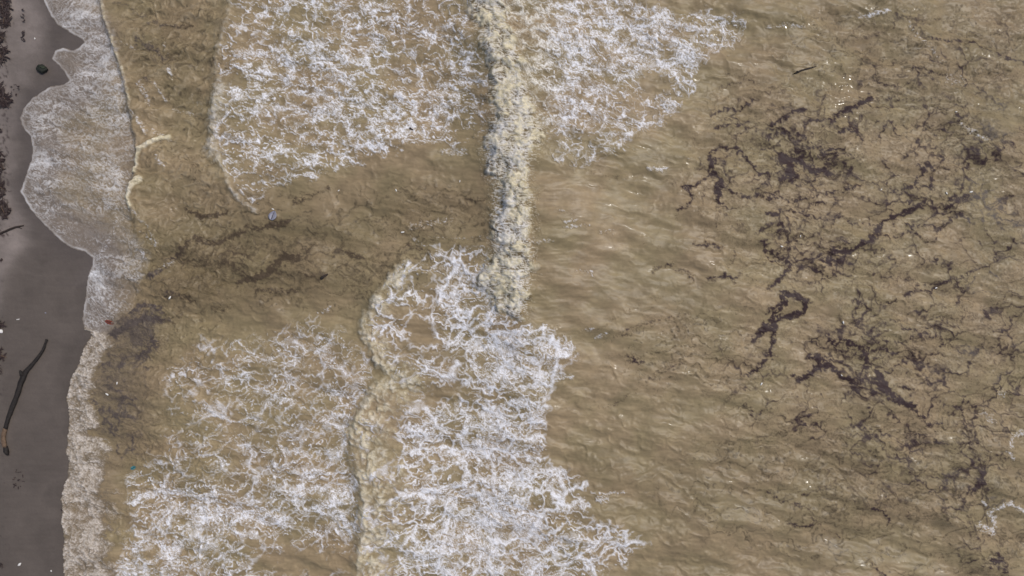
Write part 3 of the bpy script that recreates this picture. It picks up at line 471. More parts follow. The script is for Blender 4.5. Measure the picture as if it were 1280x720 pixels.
fb = ridge(U[m] / 10 + .8 * w1[m], V[m] / 2.6 + .8 * w2[m] + .4 * w4[m], 270, 3, .68)
put(m, np.clip((1.25 * eq(fb) - 1.08 + .9 * wF[m]) * 1.2, 0, .8), 10, np.clip(.5 + .5 * w2[m], 0, 1)); reg_put(np.where(m, wF * .7, 0), 10)
m = wK > .03
u = U[m] + 4.5 * w1[m] + 2.0 * w3[m]; v = V[m] + 4.5 * w2[m] + 2.0 * w4[m]
da, _ = worley(u / 19, v / 15, 280); db, _ = worley(u / 8.5, v / 7.0, 281); dc, _ = worley(u / 4.6, v / 3.9, 282)
cl = eq(fbm(u / 17, v / 13, 283, 3)); rr = eq(ridge(u / 9, v / 6, 285, 3, .6))
t = eq(.50 * (1 - 1.4 * da) + .40 * (1 - 1.4 * db) + .20 * (1 - 1.4 * dc) + .26 * cl)
put(m, np.clip(wK[m] ** .6 * (.04 + .86 * ss(.12, .76, t) * (.60 + .40 * rr) + .20 * rr * t), 0, 1), 10, np.clip(.95 + .5 * w2[m], .45, 1))
reg_put(np.where(m, wK * 1.6, 0), 10)
roll[m] = np.maximum(roll[m], wK[m] * .40 * (.20 + .75 * np.clip(.62 - .60 * da + .30 - .34 * db - .10 * dc, 0, 1)))
cream[:] = np.where(region == 10, cream * (1 - .6 * np.clip(np.exp(-((U - 628) / 9) ** 2 - ((V - 285) / 34) ** 2) + np.exp(-((U - 612) / 10) ** 2 - ((V - 200) / 26) ** 2) + np.exp(-((U - 640) / 20) ** 2 - ((V - 396) / 12) ** 2), 0, 1)), cream)
foam *= ss(-1.0, .6, sd)

# ---- amount of seaweed and painted ripple shade
wd = sample(wd_, U + 3.6 * w1 + 3.4 * w3, V + 3.4 * w2 + 3.4 * w4)
net = np.clip(sample(wnet, U, V) * 1.3 + .03 * ss(860, 960, U) * ss(600, 520, V) * (V > 60), 0, 1) * (1 - far)
nr = ridge(U / 26 + .7 * w1, V / 18 + .7 * w2, 210, 3, .6)
nf = fbm(U / 3.2, V / 2.4, 215, 3)
flk = ss(.80, .99, eq(nf + .5 * fbm(U / 14, V / 10, 217, 2)))
frag = .62 + .5 * np.clip(fbm(U / 4.0, V / 3.0, 220, 3) + .25, -.6, .7)
nf2 = fbm(U / 6.5, V / 5.0, 223, 4, .65)
nr2 = eq(ridge(U / 17 + .8 * w1, V / 12 + .8 * w2, 226, 4, .6)); nr = eq(nr)
fv = eq(ridge(U / 9 + .6 * w3 + w1, V / 6.2 + .6 * w4 + w2, 228, 3, .62)); q2 = eq(nf2); q3 = eq(nf)
h = wd * (.62 + .50 * fv) + .22 * (q2 - .5) + .12 * (q3 - .5)
weed = ss(.28, .66, h) * np.clip(.50 + .68 * wd, 0, 1)
_a = U + 16 * big1 + 8 * w1 + 3.0 * w3; _b = V + 16 * big2 + 8 * w2 + 3.0 * w4
d1, d2 = worley(_a / 38, _b / 27, 231); ed1 = d2 - d1
d1, d2 = worley(_a / 19 + 4, _b / 14, 232); ed2 = d2 - d1
nm_ = ss(.04, .55, net)
q4 = eq(fbm(U / 46, V / 34, 236, 3)); thk = .008 + .15 * nm_ * np.clip(q2 * .7 + q4 * 1.0 - .55, 0, 1.2)
mesh_ = np.maximum(1 - ss(thk * .4, thk + .07, ed1), .85 * (1 - ss(thk * .6, thk + .11, ed2)) * ss(.45, .8, q4 * .55 + net * .7))
mesh_ *= ss(.03, .25, net) * np.clip(.24 + .80 * (.5 * q2 + .5 * q4) * (.5 + fv), 0, .92) * ss(.10, .5, q4 * .7 + net * .55)
cov = net * .08
vn = np.maximum(nr - .0, .0)
vein = np.maximum(ss(1 - cov, 1.02 - cov * .45, nr), .9 * ss(1 - cov, 1.02 - cov * .45, nr2)) * ss(.02, .2, net) * np.clip(.25 + .95 * q2 + .3 * (q3 - .5), 0, .85)
weed = np.maximum(np.maximum(weed, vein), mesh_)
sm = np.clip(sample(smudge, U + 6 * w1 + 3 * w3, V + 6 * w2 + 3 * w4), 0, 1)
weed = np.maximum(weed, ss(.25, 1.0, sm * (.55 + .75 * fv)) * .72)
weed = np.maximum(weed, flk * np.clip(net * 1.0, 0, .4))
weed *= (1 - far) * (1 - np.clip(foam * 1.5, 0, 1)) * ss(2, 12, sd)
weed *= 1 - ss(.2, .7, np.maximum(wK, wR * .8))
pale = ss(.35, .75, pn(U / 60, V / 60, 230) + .3) * ss(1150, 1240, U) + ss(300, 160, U) * .7    # greyer, silted weed
pale = np.clip(pale, 0, 1)

# ------------------------------------------------------------------ water surface height (metres)
def bump(U, V, pts, w_l, w_r, hh):
    """crest line running down the picture: x(v) with a steep landward (left) face and a long back"""
    ys = [p[1] for p in pts]; xs = [p[0] for p in pts]
    d = U - np.interp(V, ys, xs)
    hv = np.interp(V, [h[0] for h in hh], [h[1] for h in hh])
    return hv * np.where(d < 0, np.exp(-(d / w_l) ** 2), np.exp(-(d / w_r) ** 2))
dz = sd * S
z = np.zeros(U.shape, F)
Vc = np.clip(V, -400, 1100)
z += bump(U + 4 * w1, Vc, [(606, -400), (607, 0), (615, 30), (628, 80), (640, 130), (645, 180), (642, 225), (650, 260), (650, 340), (655, 400), (680, 500), (690, 720), (700, 1100)], 44, 120, [(-400, .3), (0, .5), (200, .62), (330, .62), (400, .40), (470, .16), (1100, .12)]).astype(F)
z += bump(U, Vc, [(500, -400), (500, 330), (470, 376), (458, 410), (488, 465), (452, 520), (446, 560), (460, 620), (453, 700), (450, 1100)], 12, 60, [(-400, 0), (310, 0), (370, .18), (460, .14), (500, .24), (1100, .26)]).astype(F)
z += bump(U, Vc, [(290, -400), (290, 20), (274, 80), (276, 120), (266, 180), (292, 235), (318, 262), (330, 1100)], 10, 70, [(-400, .1), (0, .14), (180, .2), (262, .08), (290, 0), (1100, 0)]).astype(F)
z += bump(U, Vc, [(125, -400), (125, 0), (142, 52), (160, 105), (168, 150), (176, 190), (166, 245), (175, 290), (180, 1100)], 5, 40, [(-400, .1), (0, .12), (160, .2), (250, .2), (290, .05), (330, 0), (1100, 0)]).astype(F)
z += bump(U, Vc, [(1280, -400), (1100, 10), (1160, 80), (1215, 165), (1300, 260), (1400, 400), (1500, 1100)], 40, 60, [(-400, .1), (150, .14), (400, .05), (1100, 0)]).astype(F)
z += bump(U, Vc, [(1100, -400), (1100, 560), (1160, 610), (1215, 680), (1240, 720), (1300, 1100)], 18, 60, [(-400, 0), (540, 0), (620, .14), (720, .16), (1100, .16)]).astype(F)
# long crossing swell, chop, and fine wind ripples elongated across the picture
rough = .55 + .45 * ss(-.4, .5, big1)
z += .10 * pn(U / 210 + 3, V / 120 + U / 900, 300) + .25 * fbm((U + .3 * V) / 105, (V - .22 * U) / 46, 305, 3, .42)
calm = ss(655, 690, U) * ss(880, 760, U) * ss(190, 230, V) * ss(520, 400, V)       # glassy back of the breaker
c1 = ridge((U + .25 * V) / 66 + .5 * w1 + .3 * big1, (V - .2 * U) / 27 + .4 * w2 + .4 * big2, 310, 2, .30)
z += .052 * (c1 - .4) * rough * (1 - .7 * calm)
z += .045 * fbm((U + .3 * V) / 78 + .4 * w1, (V - .24 * U) / 15 + .4 * w2, 312, 3, .40) * (1 - .5 * calm)
z += .010 * fbm((U + 4 * w1) / 17, (V - .15 * U + 4 * w2) / 6.5, 315, 3) * rough * (1 - .6 * calm)
z += .015 * fbm(U / 30 + .3 * w1, (V + .10 * U) / 4.2 + .3 * w2, 318, 2) * calm * ss(790, 665, U)
lee = ss(660, 600, U) * ss(170, 210, U + 0 * V)
dg = ridge((U * .8 - .6 * V) / 46 + .8 * w1, (V * .8 + .6 * U) / 15 + .6 * w2, 325, 3, .6)
z += .075 * (dg - .4) * ss(320, 260, U) * ss(120, 180, U)
z += .0016 * fbm((U + 3 * w1) / 6, (V + 3 * w2) / 3.2, 320, 2) * (1 - .5 * calm)
# froth relief
z += foam * (.028 + .02 * w3) + roll * (.55 + .45 * ss(-.5, .5, w1)) * .85 + weed * .012
# crest throws a lip to landward
beach_far = np.clip(-dz, -2, 400) * .055
zb = np.where(dz > 0, -dz * .16, -dz * .055)
edge = ss(0, 26, sd)
z = zb * (1 - ss(0, 10, sd)) + z * edge + .012 * ss(-1.5, 1.0, sd) + .02 * ss(0, 8, sd) + (1 - edge) * foam * .02 * ss(-1, 2, sd) + (1 - edge) * roll * .8
z = np.where(sd < -1.5, zb - .03, z)
z = z * (1 - .8 * far) 
z = z.astype(F)

# ------------------------------------------------------------------ colours (linear albedo)
def lin(r, g, b):
    c = np.array([r, g, b]) / 255.0
    return np.where(c <= .04045, c / 12.92, ((c + .055) / 1.055) ** 2.4).astype(F)
def mix(a, b, t):
    return a + (b - a) * t[..., None]
mud = lin(138, 122, 90); mud_o = lin(134, 120, 91); mud_p = lin(141, 123, 96); mud_d = lin(103, 90, 66)
t1 = ss(-.5, .5, fbm(U / 70, V / 55, 330, 4)); t2 = np.clip(.5 + .9 * fbm((U + .3 * V) / 26, V / 12, 335, 4), 0, 1); t3 = fbm(U / 3.5, V / 2.4, 340, 2)
C = mix(np.broadcast_to(mud_o, U.shape + (3,)), np.broadcast_to(mud_p, U.shape + (3,)), t1)
dk = zeros()  # darker zones: shade of swell troughs painted in, silt by the beach roller
for a in [(540, 260, 90, 40, .28), (380, 290, 110, 50, .30), (230, 300, 60, 80, .22), (270, 360, 90, 40, .32), (220, 60, 60, 70, .24), (400, 360, 90, 30, .25), (1000, 640, 140, 90, .12), (840, 600, 120, 90, .06), (150, 500, 40, 100, .25), (560, 420, 60, 60, .1), (1050, 20, 200, 30, .1), (1170, 90, 90, 50, .12), (1060, 590, 90, 40, .12)]: add(dk, *a)
silt_and_shade = np.clip(sample(dk, U, V) * (1 - far) * (.6 + .8 * t2), 0, 1)
C = mix(C, np.broadcast_to(mud_d, C.shape), np.clip(silt_and_shade * 1.55, 0, 1))
marb = eq(ridge(U / 52 + .9 * w1 + .4 * big1, (V + .22 * U) / 20 + .9 * w2 + .4 * big2, 350, 4, .65))
dk2 = zeros()
for a in [(300, 320, 130, 45, .8), (420, 340, 110, 40, .75), (540, 270, 80, 40, .55), (230, 60, 60, 80, .6), (230, 200, 50, 60, .35), (400, 270, 110, 30, .5), (200, 390, 60, 40, .7), (150, 480, 30, 70, .5), (1130, 60, 160, 60, .5), (1020, 610, 180, 70, .6), (1150, 660, 150, 60, .5), (860, 440, 120, 60, .35), (1100, 560, 120, 40, .4), (1200, 620, 80, 80, .3), (940, 260, 120, 120, .2), (1180, 180, 90, 70, .3)]: add(dk2, *a)
mk = np.clip(sample(dk2, U, V), 0, 1) * (1 - far)
C = mix(C, np.broadcast_to(lin(84, 73, 56), C.shape), ss(.94 - .55 * mk, 1.0, marb) * .85 * ss(.02, .3, mk) * (.5 + .7 * q3))  # dark marbling paints shade of wave facets and troughs into the colour
C = C * (1 + (.12 * (eq(fbm(U / 130, V / 80, 372, 3)) - .5) + .26 * (t2 - .5) + .05 * t3))[..., None]
st1 = eq(fbm((U + .2 * V) / 16 + .6 * w1, (V - .1 * U) / 3.8 + .6 * w2, 355, 3)); st2 = eq(fbm(U / 5, V / 2.6, 358, 2))
C = C * (1 + .17 * (st1 - .5) + .06 * (st2 - .5))[..., None]
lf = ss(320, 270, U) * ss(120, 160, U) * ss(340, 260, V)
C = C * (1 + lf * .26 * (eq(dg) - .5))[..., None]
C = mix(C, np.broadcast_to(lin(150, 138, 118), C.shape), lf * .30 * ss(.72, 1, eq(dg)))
gz = np.zeros(U.shape, F)
for x_, y_, r1, r2, k_ in [(140, 460, 30, 56, .7), (165, 510, 45, 46, .4), (130, 600, 26, 60, .4), (175, 415, 30, 26, .5)]: gz += k_ * np.exp(-((U - x_) / r1) ** 2 - ((V - y_) / r2) ** 2)
gz = np.clip(gz, 0, 1) * (.55 + .6 * eq(ridge(U / 18 + w1, V / 4 + w2, 365, 3, .7)))
C = mix(C, np.broadcast_to(lin(106, 94, 80), C.shape), np.clip(gz, 0, .95))
# thin water over dark sand at the swash
wet = lin(116, 106, 97)
C = mix(C, np.broadcast_to(wet, C.shape), np.clip((1 - ss(3, 60, sd)) * (V < 420) * .85 + wW * .45, 0, .95))
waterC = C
white = lin(226, 226, 230); creamc = lin(213, 202, 172); tanf = lin(186, 172, 140)
FC = mix(np.broadcast_to(white, C.shape), np.broadcast_to(creamc, C.shape), np.clip(cream, 0, 1))
FC = mix(FC, np.broadcast_to(lin(208, 198, 188), C.shape), (region == 8) * .85)
und = C * 1.03
und = mix(und, np.broadcast_to(lin(96, 82, 56), C.shape), (region == 10) * ss(.3, .9, wK) * .9)
und = mix(und, np.broadcast_to(lin(112, 100, 84), C.shape), (region == 8) * ss(.1, .7, wR) * .8)
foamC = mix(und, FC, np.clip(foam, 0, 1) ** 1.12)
wk = lin(56, 43, 43); wp = lin(88, 80, 74)
WC = mix(np.broadcast_to(wk, C.shape), np.broadcast_to(wp, C.shape), pale)
WC = mix(WC, np.broadcast_to(lin(78, 66, 52), C.shape), ss(660, 620, U) * ss(190, 240, U))  # mud brown for trough weed and the ripple shade painted there
weedC = mix(C, WC, np.clip(weed * 1.15, 0, 1))

# ------------------------------------------------------------------ mesh helpers and materials
def tag(o, label=None, cat=None, group=None, kind=None):
    if label: o["label"] = label
    if cat: o["category"] = cat
    if group: o["group"] = group
    if kind: o["kind"] = kind
    return o

def surf_mat(name, rough, noise_scale, amt, bump_d, spec=.5, stretch=(1, 1, 1), ior=1.33, attr=True, base=(.5, .5, .5), rough_var=.0):
    m = bpy.data.materials.new(name); m.use_nodes = True
    t = m.node_tree; p = t.nodes["Principled BSDF"]
    geo = t.nodes.new("ShaderNodeTexCoord"); mp = t.nodes.new("ShaderNodeMapping"); mp.inputs["Scale"].default_value = stretch
    t.links.new(geo.outputs["Object"], mp.inputs["Vector"])
    nz = t.nodes.new("ShaderNodeTexNoise"); nz.inputs["Scale"].default_value = noise_scale; nz.inputs["Detail"].default_value = 4; nz.inputs["Distortion"].default_value = .6
    t.links.new(mp.outputs[0], nz.inputs["Vector"])
    mr = t.nodes.new("ShaderNodeMapRange"); mr.inputs[1].default_value = .25; mr.inputs[2].default_value = .75; mr.inputs[3].default_value = 1 - amt; mr.inputs[4].default_value = 1 + amt
    t.links.new(nz.outputs[0], mr.inputs[0])
    mx = t.nodes.new("ShaderNodeVectorMath"); mx.operation = 'SCALE'
    if attr:
        at = t.nodes.new("ShaderNodeAttribute"); at.attribute_name = "albedo"; t.links.new(at.outputs["Color"], mx.inputs[0])
    else:
        mx.inputs[0].default_value = base
    t.links.new(mr.outputs[0], mx.inputs["Scale"]); t.links.new(mx.outputs[0], p.inputs["Base Color"])
    bp = t.nodes.new("ShaderNodeBump"); bp.inputs["Distance"].default_value = bump_d; bp.inputs["Strength"].default_value = 1
    t.links.new(nz.outputs[0], bp.inputs["Height"]); t.links.new(bp.outputs[0], p.inputs["Normal"])
    p.inputs["Roughness"].default_value = rough; p.inputs["IOR"].default_value = ior; p.inputs["Specular IOR Level"].default_value = spec
    return m

M_water = surf_mat("muddy_water", .16, 9, .03, .0015, .42, (.45, 1, 1))
def slicks(m, lo, hi):
    t = m.node_tree; p = t.nodes["Principled BSDF"]; tc = t.nodes.new("ShaderNodeTexCoord")
    mp = t.nodes.new("ShaderNodeMapping"); mp.inputs["Scale"].default_value = (.7, 2.2, 1); t.links.new(tc.outputs["Object"], mp.inputs[0])
    n = t.nodes.new("ShaderNodeTexNoise"); n.inputs["Scale"].default_value = 1.6; n.inputs["Detail"].default_value = 3; t.links.new(mp.outputs[0], n.inputs["Vector"])
    r = t.nodes.new("ShaderNodeMapRange"); r.inputs[1].default_value = .62; r.inputs[2].default_value = .72; r.inputs[3].default_value = hi; r.inputs[4].default_value = lo
    a = t.nodes.new("ShaderNodeAttribute"); a.attribute_name = "slick"; ad = t.nodes.new("ShaderNodeMath"); ad.operation = 'ADD'
    t.links.new(n.outputs[0], ad.inputs[0]); t.links.new(a.outputs["Fac"], ad.inputs[1]); t.links.new(ad.outputs[0], r.inputs[0]); t.links.new(r.outputs[0], p.inputs["Roughness"])
slicks(M_water, .12, .42)
M_foam = surf_mat("sea_foam", .6, 16, .10, .012, .3, (.8, 1.2, 1))
M_froth = surf_mat("thick_froth", .8, 13, .10, .012, .2)
M_weed = surf_mat("floating_weed", .5, 18, .22, .012, .3)
M_sand = surf_mat("wet_sand", .42, 22, .05, .003, .35)

def grid_mesh(name, keep, zz, colr, mat, off=0.0, UU=None, VV=None):
    UU = U if UU is None else UU; VV = V if VV is None else VV
    nv, nu = UU.shape
    fk = keep[:-1, :-1] | keep[1:, :-1] | keep[:-1, 1:] | keep[1:, 1:]
    j, i = np.nonzero(fk)
    a = j * nu + i
    quads = np.stack([a, a + nu, a + nu + 1, a + 1], 1)
    used = np.zeros(nv * nu, bool); used[quads.ravel()] = True
    idx = np.cumsum(used) - 1
    quads = idx[quads].astype(np.int32)
    xs = (UU.ravel()[used] - 640) * S; ys = (360 - VV.ravel()[used]) * S; zs = zz.ravel()[used] + off
    me = bpy.data.meshes.new(name)
    n = len(xs); me.vertices.add(n)
    me.vertices.foreach_set("co", np.stack([xs, ys, zs], 1).astype(F).ravel())
    nf = len(quads); me.loops.add(nf * 4); me.loops.foreach_set("vertex_index", quads.ravel())
    me.polygons.add(nf); me.polygons.foreach_set("loop_start", np.arange(0, nf * 4, 4, dtype=np.int32)); me.polygons.foreach_set("loop_total", np.full(nf, 4, np.int32))
    me.update(calc_edges=True)
    me.polygons.foreach_set("use_smooth", np.ones(nf, bool))
    at = me.attributes.new("albedo", 'FLOAT_COLOR', 'POINT')
    cc = np.ones((n, 4), F); cc[:, :3] = np.clip(colr.reshape(-1, 3)[used], 0.005, .9)
    at.data.foreach_set("color", cc.ravel())
    if name == "sea_water":
        sk_ = me.attributes.new("slick", 'FLOAT', 'POINT'); sk_.data.foreach_set("value", slick.ravel()[used].astype(F))
    me.materials.append(mat)
    o = bpy.data.objects.new(name, me); col.objects.link(o)
    return o

slick = np.zeros(U.shape, F)
for x_, y_, r1, r2, k_ in [(1055, 112, 30, 30, .3), (1085, 18, 22, 8, .3), (820, 211, 20, 6, .2), (715, 280, 24, 6, .2), (985, 33, 40, 6, .15), (745, 418, 12, 6, .2)]:
    slick += k_ * np.exp(-((U - x_) / r1) ** 2 - ((V - y_) / r2) ** 2)
# water
ow = grid_mesh("sea_water", sd > -7, z, waterC, M_water)
tag(ow, "muddy brown surf water with ripples, swell and a glassy wave back", kind="structure")
# beach
bu = axis(-20, 190, 1.5, -14000, 200); bv = axis(-26, 746, 1.5, -12000, 12000)
BU, BV = np.meshgrid(bu, bv)
bsd = sample(SD, BU, BV)
bdx = np.maximum(0, -100 - BU)
bsd = bsd - bdx
bz = np.where(bsd > 0, -bsd * S * .16, -bsd * S * .055)
bz = np.minimum(bz, 2.2 + .02 * np.sqrt(np.maximum(0, bdx)))
bz = bz + .012 * fbm(BU / 30, BV / 45, 400, 3) * ss(0, 14, -bsd) + .004 * fbm(BU / 6, BV / 6, 405, 2) * ss(0, 14, -bsd)
drymap = zeros()
dry_poly = [(-130, -130), (54, -130), (56, 0), (60, 30), (62, 55), (46, 75), (34, 100), (24, 130), (20, 170), (18, 220), (20, 250), (34, 280), (40, 305), (20, 325), (8, 345), (-2, 390), (-6, 470), (-20, 560), (-130, 700)]
dry = sample(fill(dry_poly, 6), BU + 3 * fbm(BU / 15, BV / 15, 410, 2), BV)
film = np.exp(-np.maximum(-bsd, 0) / 16.0) * (BV < 360) + np.exp(-np.maximum(-bsd, 0) / 7.0) * .2 * (BV >= 360)
sA = lin(91, 83, 77); sB = lin(128, 118, 112); sC = lin(84, 77, 75)
n1 = fbm(BU / 35, BV / 30, 415, 4); n2 = fbm(BU / 2.2, BV / 2.2, 420, 2)
BC = mix(np.broadcast_to(sA, BU.shape + (3,)), np.broadcast_to(sB, BU.shape + (3,)), np.clip(dry * (.75 + .5 * n1), 0, 1))
BC = mix(BC, np.broadcast_to(sC, BC.shape), np.clip(film * .55, 0, 1))
crumb = ss(.3, .75, fbm(BU / 4.2, BV / 5.5, 425, 3) + .55 * np.exp(-((BU - 6) / 9.0) ** 2) * (BV < 300) + .25 * np.exp(-((BU - 3) / 6.0) ** 2) * (BV > 320) - .22 - .012 * np.maximum(BU - 12, 0))
crumb *= (BU < 60)
swl = ridge(BU / 60 + .4 * n1 - bsd / 30, BV / 160, 430, 2); sn2 = fbm(BU / 26, BV / 4.5, 435, 3)
BC = BC * (1 + .13 * n1 + .09 * n2 + .08 * sn2 + .16 * (swl - .4))[..., None]
BC = mix(BC, np.broadcast_to(lin(60, 50, 48), BC.shape), crumb * .8)
ob = grid_mesh("sand_beach", bsd < 45, bz.astype(F), BC, M_sand, 0, BU, BV)
tag(ob, "dark grey-brown wet sand with a paler drier strip", kind="structure")
def beach_z(u, v):
    d = float(sample(SD, np.array([u], F), np.array([v], F))[0])
    return -d * S * .055 if d < 0 else -d * S * .16

# foam sheets, one per patch of foam
regs = {1: ("foam_patch", "broad lacy white foam field left of the main breaking crest", M_foam), 2: ("foam_patch", "bright lacy foam field seaward of the main crest at the top", M_foam),
        3: ("foam_patch", "brightest lacy foam between the second roller and calm brown water", M_foam), 4: ("foam_patch", "loose foam lace between the beach roller and the second roller", M_foam),
        5: ("swash_foam", "thin grey bubbly swash sheet spread over the upper beach edge", M_foam), 6: ("foam_and_glint_streak", "thin scattered foam streaks and painted sun glints on the open brown water", M_foam),
        7: ("curling_wavelet", "small cream curling wavelets at the back of the grey swash", M_froth), 8: ("beach_roller", "frothy tan roller running up the lower dark beach", M_froth),
        9: ("low_roller", "low cream roller line dividing the two lower foam fields", M_froth), 10: ("breaking_crest", "tall cream breaking crest, the thickest froth in the surf", M_froth)}
fm = foam > .035
for r, (nm, lb, mt) in regs.items():
    k = fm & (region == r)
    if k.any():
        o = grid_mesh(nm, k, z, foamC, mt, .004 + .0004 * r)
        tag(o, lb, "foam" if r not in (7, 9, 10) else "wave", kind="stuff")
fm2 = (weed > .05) & ~fm
for nm, lb, k in [("seaweed_and_ripple_shade", "large dark purple seaweed raft netted over the open water", (U > 640) & (V < 540)), ("seaweed_and_ripple_shade", "sparse seaweed wisps and grey silted clumps on the lower open water", (U > 640) & (V >= 540)),
                  ("seaweed_and_ripple_shade", "grey-purple torn seaweed churned up beside the beach roller", (U <= 640) & (U < 215) & (V > 370)), ("seaweed_and_ripple_shade", "faint dark weed and painted ripple shade in the brown trough inside the breaker", (U <= 640) & ~((U < 215) & (V > 370)))]:
    kk = fm2 & k
    if kk.any():
        tag(grid_mesh(nm, kk, z, weedC, M_weed, .003), lb, "seaweed", kind="stuff")

# ------------------------------------------------------------------ things
random.seed(4)
def P(u, v, up=0.0): return Vector(((u - 640) * S, (360 - v) * S, up))
def water_z(u, v):
    i = int(np.argmin(np.abs(au - u))); j = int(np.argmin(np.abs(av - v)))
    return float(z[j, i])
def mesh_ob(name, bm, mat, parent=None, smooth=True):
    me = bpy.data.meshes.new(name); bm.to_mesh(me); bm.free()
    for p in me.polygons: p.use_smooth = smooth
    me.materials.append(mat)
    o = bpy.data.objects.new(name, me); col.objects.link(o)
    if parent: o.parent = parent
    return o
def thing(name, loc, label, cat, group=None):
    o = bpy.data.objects.new(name, None); col.objects.link(o); o.location = loc
    return tag(o, label, cat, group)
def tube(pts, radii, seg=9, jit=.12, seed=0, flat=1.0):
    rnd = random.Random(seed); bm = bmesh.new(); rings = []
    for i, p in enumerate(pts):
        d = (pts[min(i + 1, len(pts) - 1)] - pts[max(i - 1, 0)]).normalized()
        s = d.cross(Vector((0, 0, 1))).normalized(); up = s.cross(d)
        rings.append([bm.verts.new(p + (s * math.cos(a) + up * math.sin(a) * flat) * radii[i] * (1 + rnd.uniform(-jit, jit))) for a in [k * 2 * math.pi / seg for k in range(seg)]])
    for r0, r1 in zip(rings[:-1], rings[1:]):
        for k in range(seg): bm.faces.new((r0[k], r0[(k + 1) % seg], r1[(k + 1) % seg], r1[k]))
    bm.faces.new(rings[0]); bm.faces.new(rings[-1][::-1])
    bmesh.ops.recalc_face_normals(bm, faces=bm.faces)
    return bm
def path(pts, n):
    L = [0]
    for a, b in zip(pts[:-1], pts[1:]): L.append(L[-1] + math.dist(a, b))
    t = np.linspace(0, L[-1], n)
    return list(zip(np.interp(t, L, [p[0] for p in pts]), np.interp(t, L, [p[1] for p in pts])))
def wood(name, base, amt=.35, rough=.75): return surf_mat(name, rough, 14, amt, .01, .3, (1, 1, 1), 1.45, False, base)
M_bark = wood("wet_bark", (.022, .018, .016)); M_bare = wood("bare_wood", (.13, .085, .055)); M_twig = wood("dark_twig", (.035, .026, .022))
M_husk = wood("husk", (.022, .024, .018), .4); M_green = wood("husk_green", (.035, .042, .026), .3); M_wrack = wood("wrack", (.040, .026, .024), .4, .6)
M_shell = wood("pale_shell", (.72, .70, .66), .08, .5); M_red = wood("rust_red", (.16, .035, .022), .25, .6); M_blue = wood("blue_scrap", (.03, .17, .20), .15, .4); M_grey = wood("grey_scrap", (.22, .22, .27), .15, .4)

# driftwood log
def on_beach(pts, lift): return [P(u, v, beach_z(u, v) + lift) for u, v in pts]
lg = thing("driftwood_log", P(30, 490, beach_z(30, 490)), "long dark crooked driftwood log lying on the wet beach", "driftwood")
base = lg.location.copy()
pp = path([(61.5, 424), (57, 437), (48, 450), (40, 459), (34, 467), (29, 480), (24.5, 495), (18, 512), (14, 524), (11, 535)], 34)
rad = np.interp(np.linspace(0, 1, 34), [0, .04, .2, .36, .42, .6, .8, 1], [.05, .045, .065, .09, .115, .11, .095, .08])
trunk = mesh_ob("trunk", tube([p - base for p in on_beach(pp, .06)], list(rad * .86), 12, .16, 2, .8), M_bark, lg)
pp = path([(11, 534), (8.5, 543), (9, 551), (10.5, 558)], 8)
mesh_ob("peeled_end", tube([p - base for p in on_beach(pp, .055)], [.075, .08, .08, .085, .08, .08, .08, .075], 12, .12, 3, .8), M_bare, lg)
pp = path([(10.5, 557), (12, 563), (14, 568)], 5)
mesh_ob("root_end", tube([p - base for p in on_beach(pp, .06)], [.075, .085, .09, .07, .03], 10, .3, 4, .8), M_bark, lg)
mesh_ob("branch_stub", tube([p - base for p in on_beach([(33, 468), (31, 464), (30.5, 462)], .13)], [.07, .05, .03], 8, .2, 5), M_bark, lg)
# stick on upper beach
sk = path([(-14, 300), (0, 293.5), (12, 288), (20, 284.5), (31, 282)], 12)
o = thing("beach_stick", P(8, 290, beach_z(8, 290)), "thin bent dark stick half out of the left edge on sand", "driftwood")
mesh_ob("stick", tube([p - o.location for p in on_beach(sk, .03)], list(np.interp(range(12), [0, 8, 11], [.035, .04, .02])), 8, .2, 6), M_twig, o)
mesh_ob("twig", tube([p - o.location for p in on_beach([(20, 284.5), (25, 284.5), (29, 286)], .03)], [.025, .018, .01], 6, .2, 7), M_twig, o)

# husk lying on the sand
def blob(r, seed, sx=1, sy=1, sz=1, sub=3, amp=.22, cx=0, cy=0, cz=0):
    rnd = random.Random(seed); bm = bmesh.new(); bmesh.ops.create_icosphere(bm, subdivisions=sub, radius=1)
    ph = [rnd.uniform(0, 6) for _ in range(9)]
    for v in bm.verts:
        c = v.co
        k = 1 + amp * (math.sin(3.1 * c.x + ph[0]) * math.cos(2.7 * c.y + ph[1]) + .5 * math.sin(7 * c.z + ph[2] + 4 * c.x) + .35 * math.sin(11 * c.y + ph[3] + 5 * c.z) + rnd.uniform(-.25, .25))
        v.co = Vector((c.x * sx * k * r + cx, c.y * sy * k * r + cy, c.z * sz * k * r + cz))
    return bm
hk = thing("coconut_husk", P(55, 87.5, beach_z(55, 87.5)), "dark lumpy husk alone on wet sand near the swash", "husk")
mesh_ob("shell", blob(.15, 3, 1.15, .95, .7, 3, .2, 0, 0, .09), M_husk, hk)
mesh_ob("fibre_tuft", blob(.085, 5, 1.3, .6, .5, 2, .4, .06, .04, .17), M_green, hk)
mesh_ob("fibre_tuft", blob(.06, 9, .8, 1.3, .5, 2, .4, -.1, .08, .13), M_husk, hk)

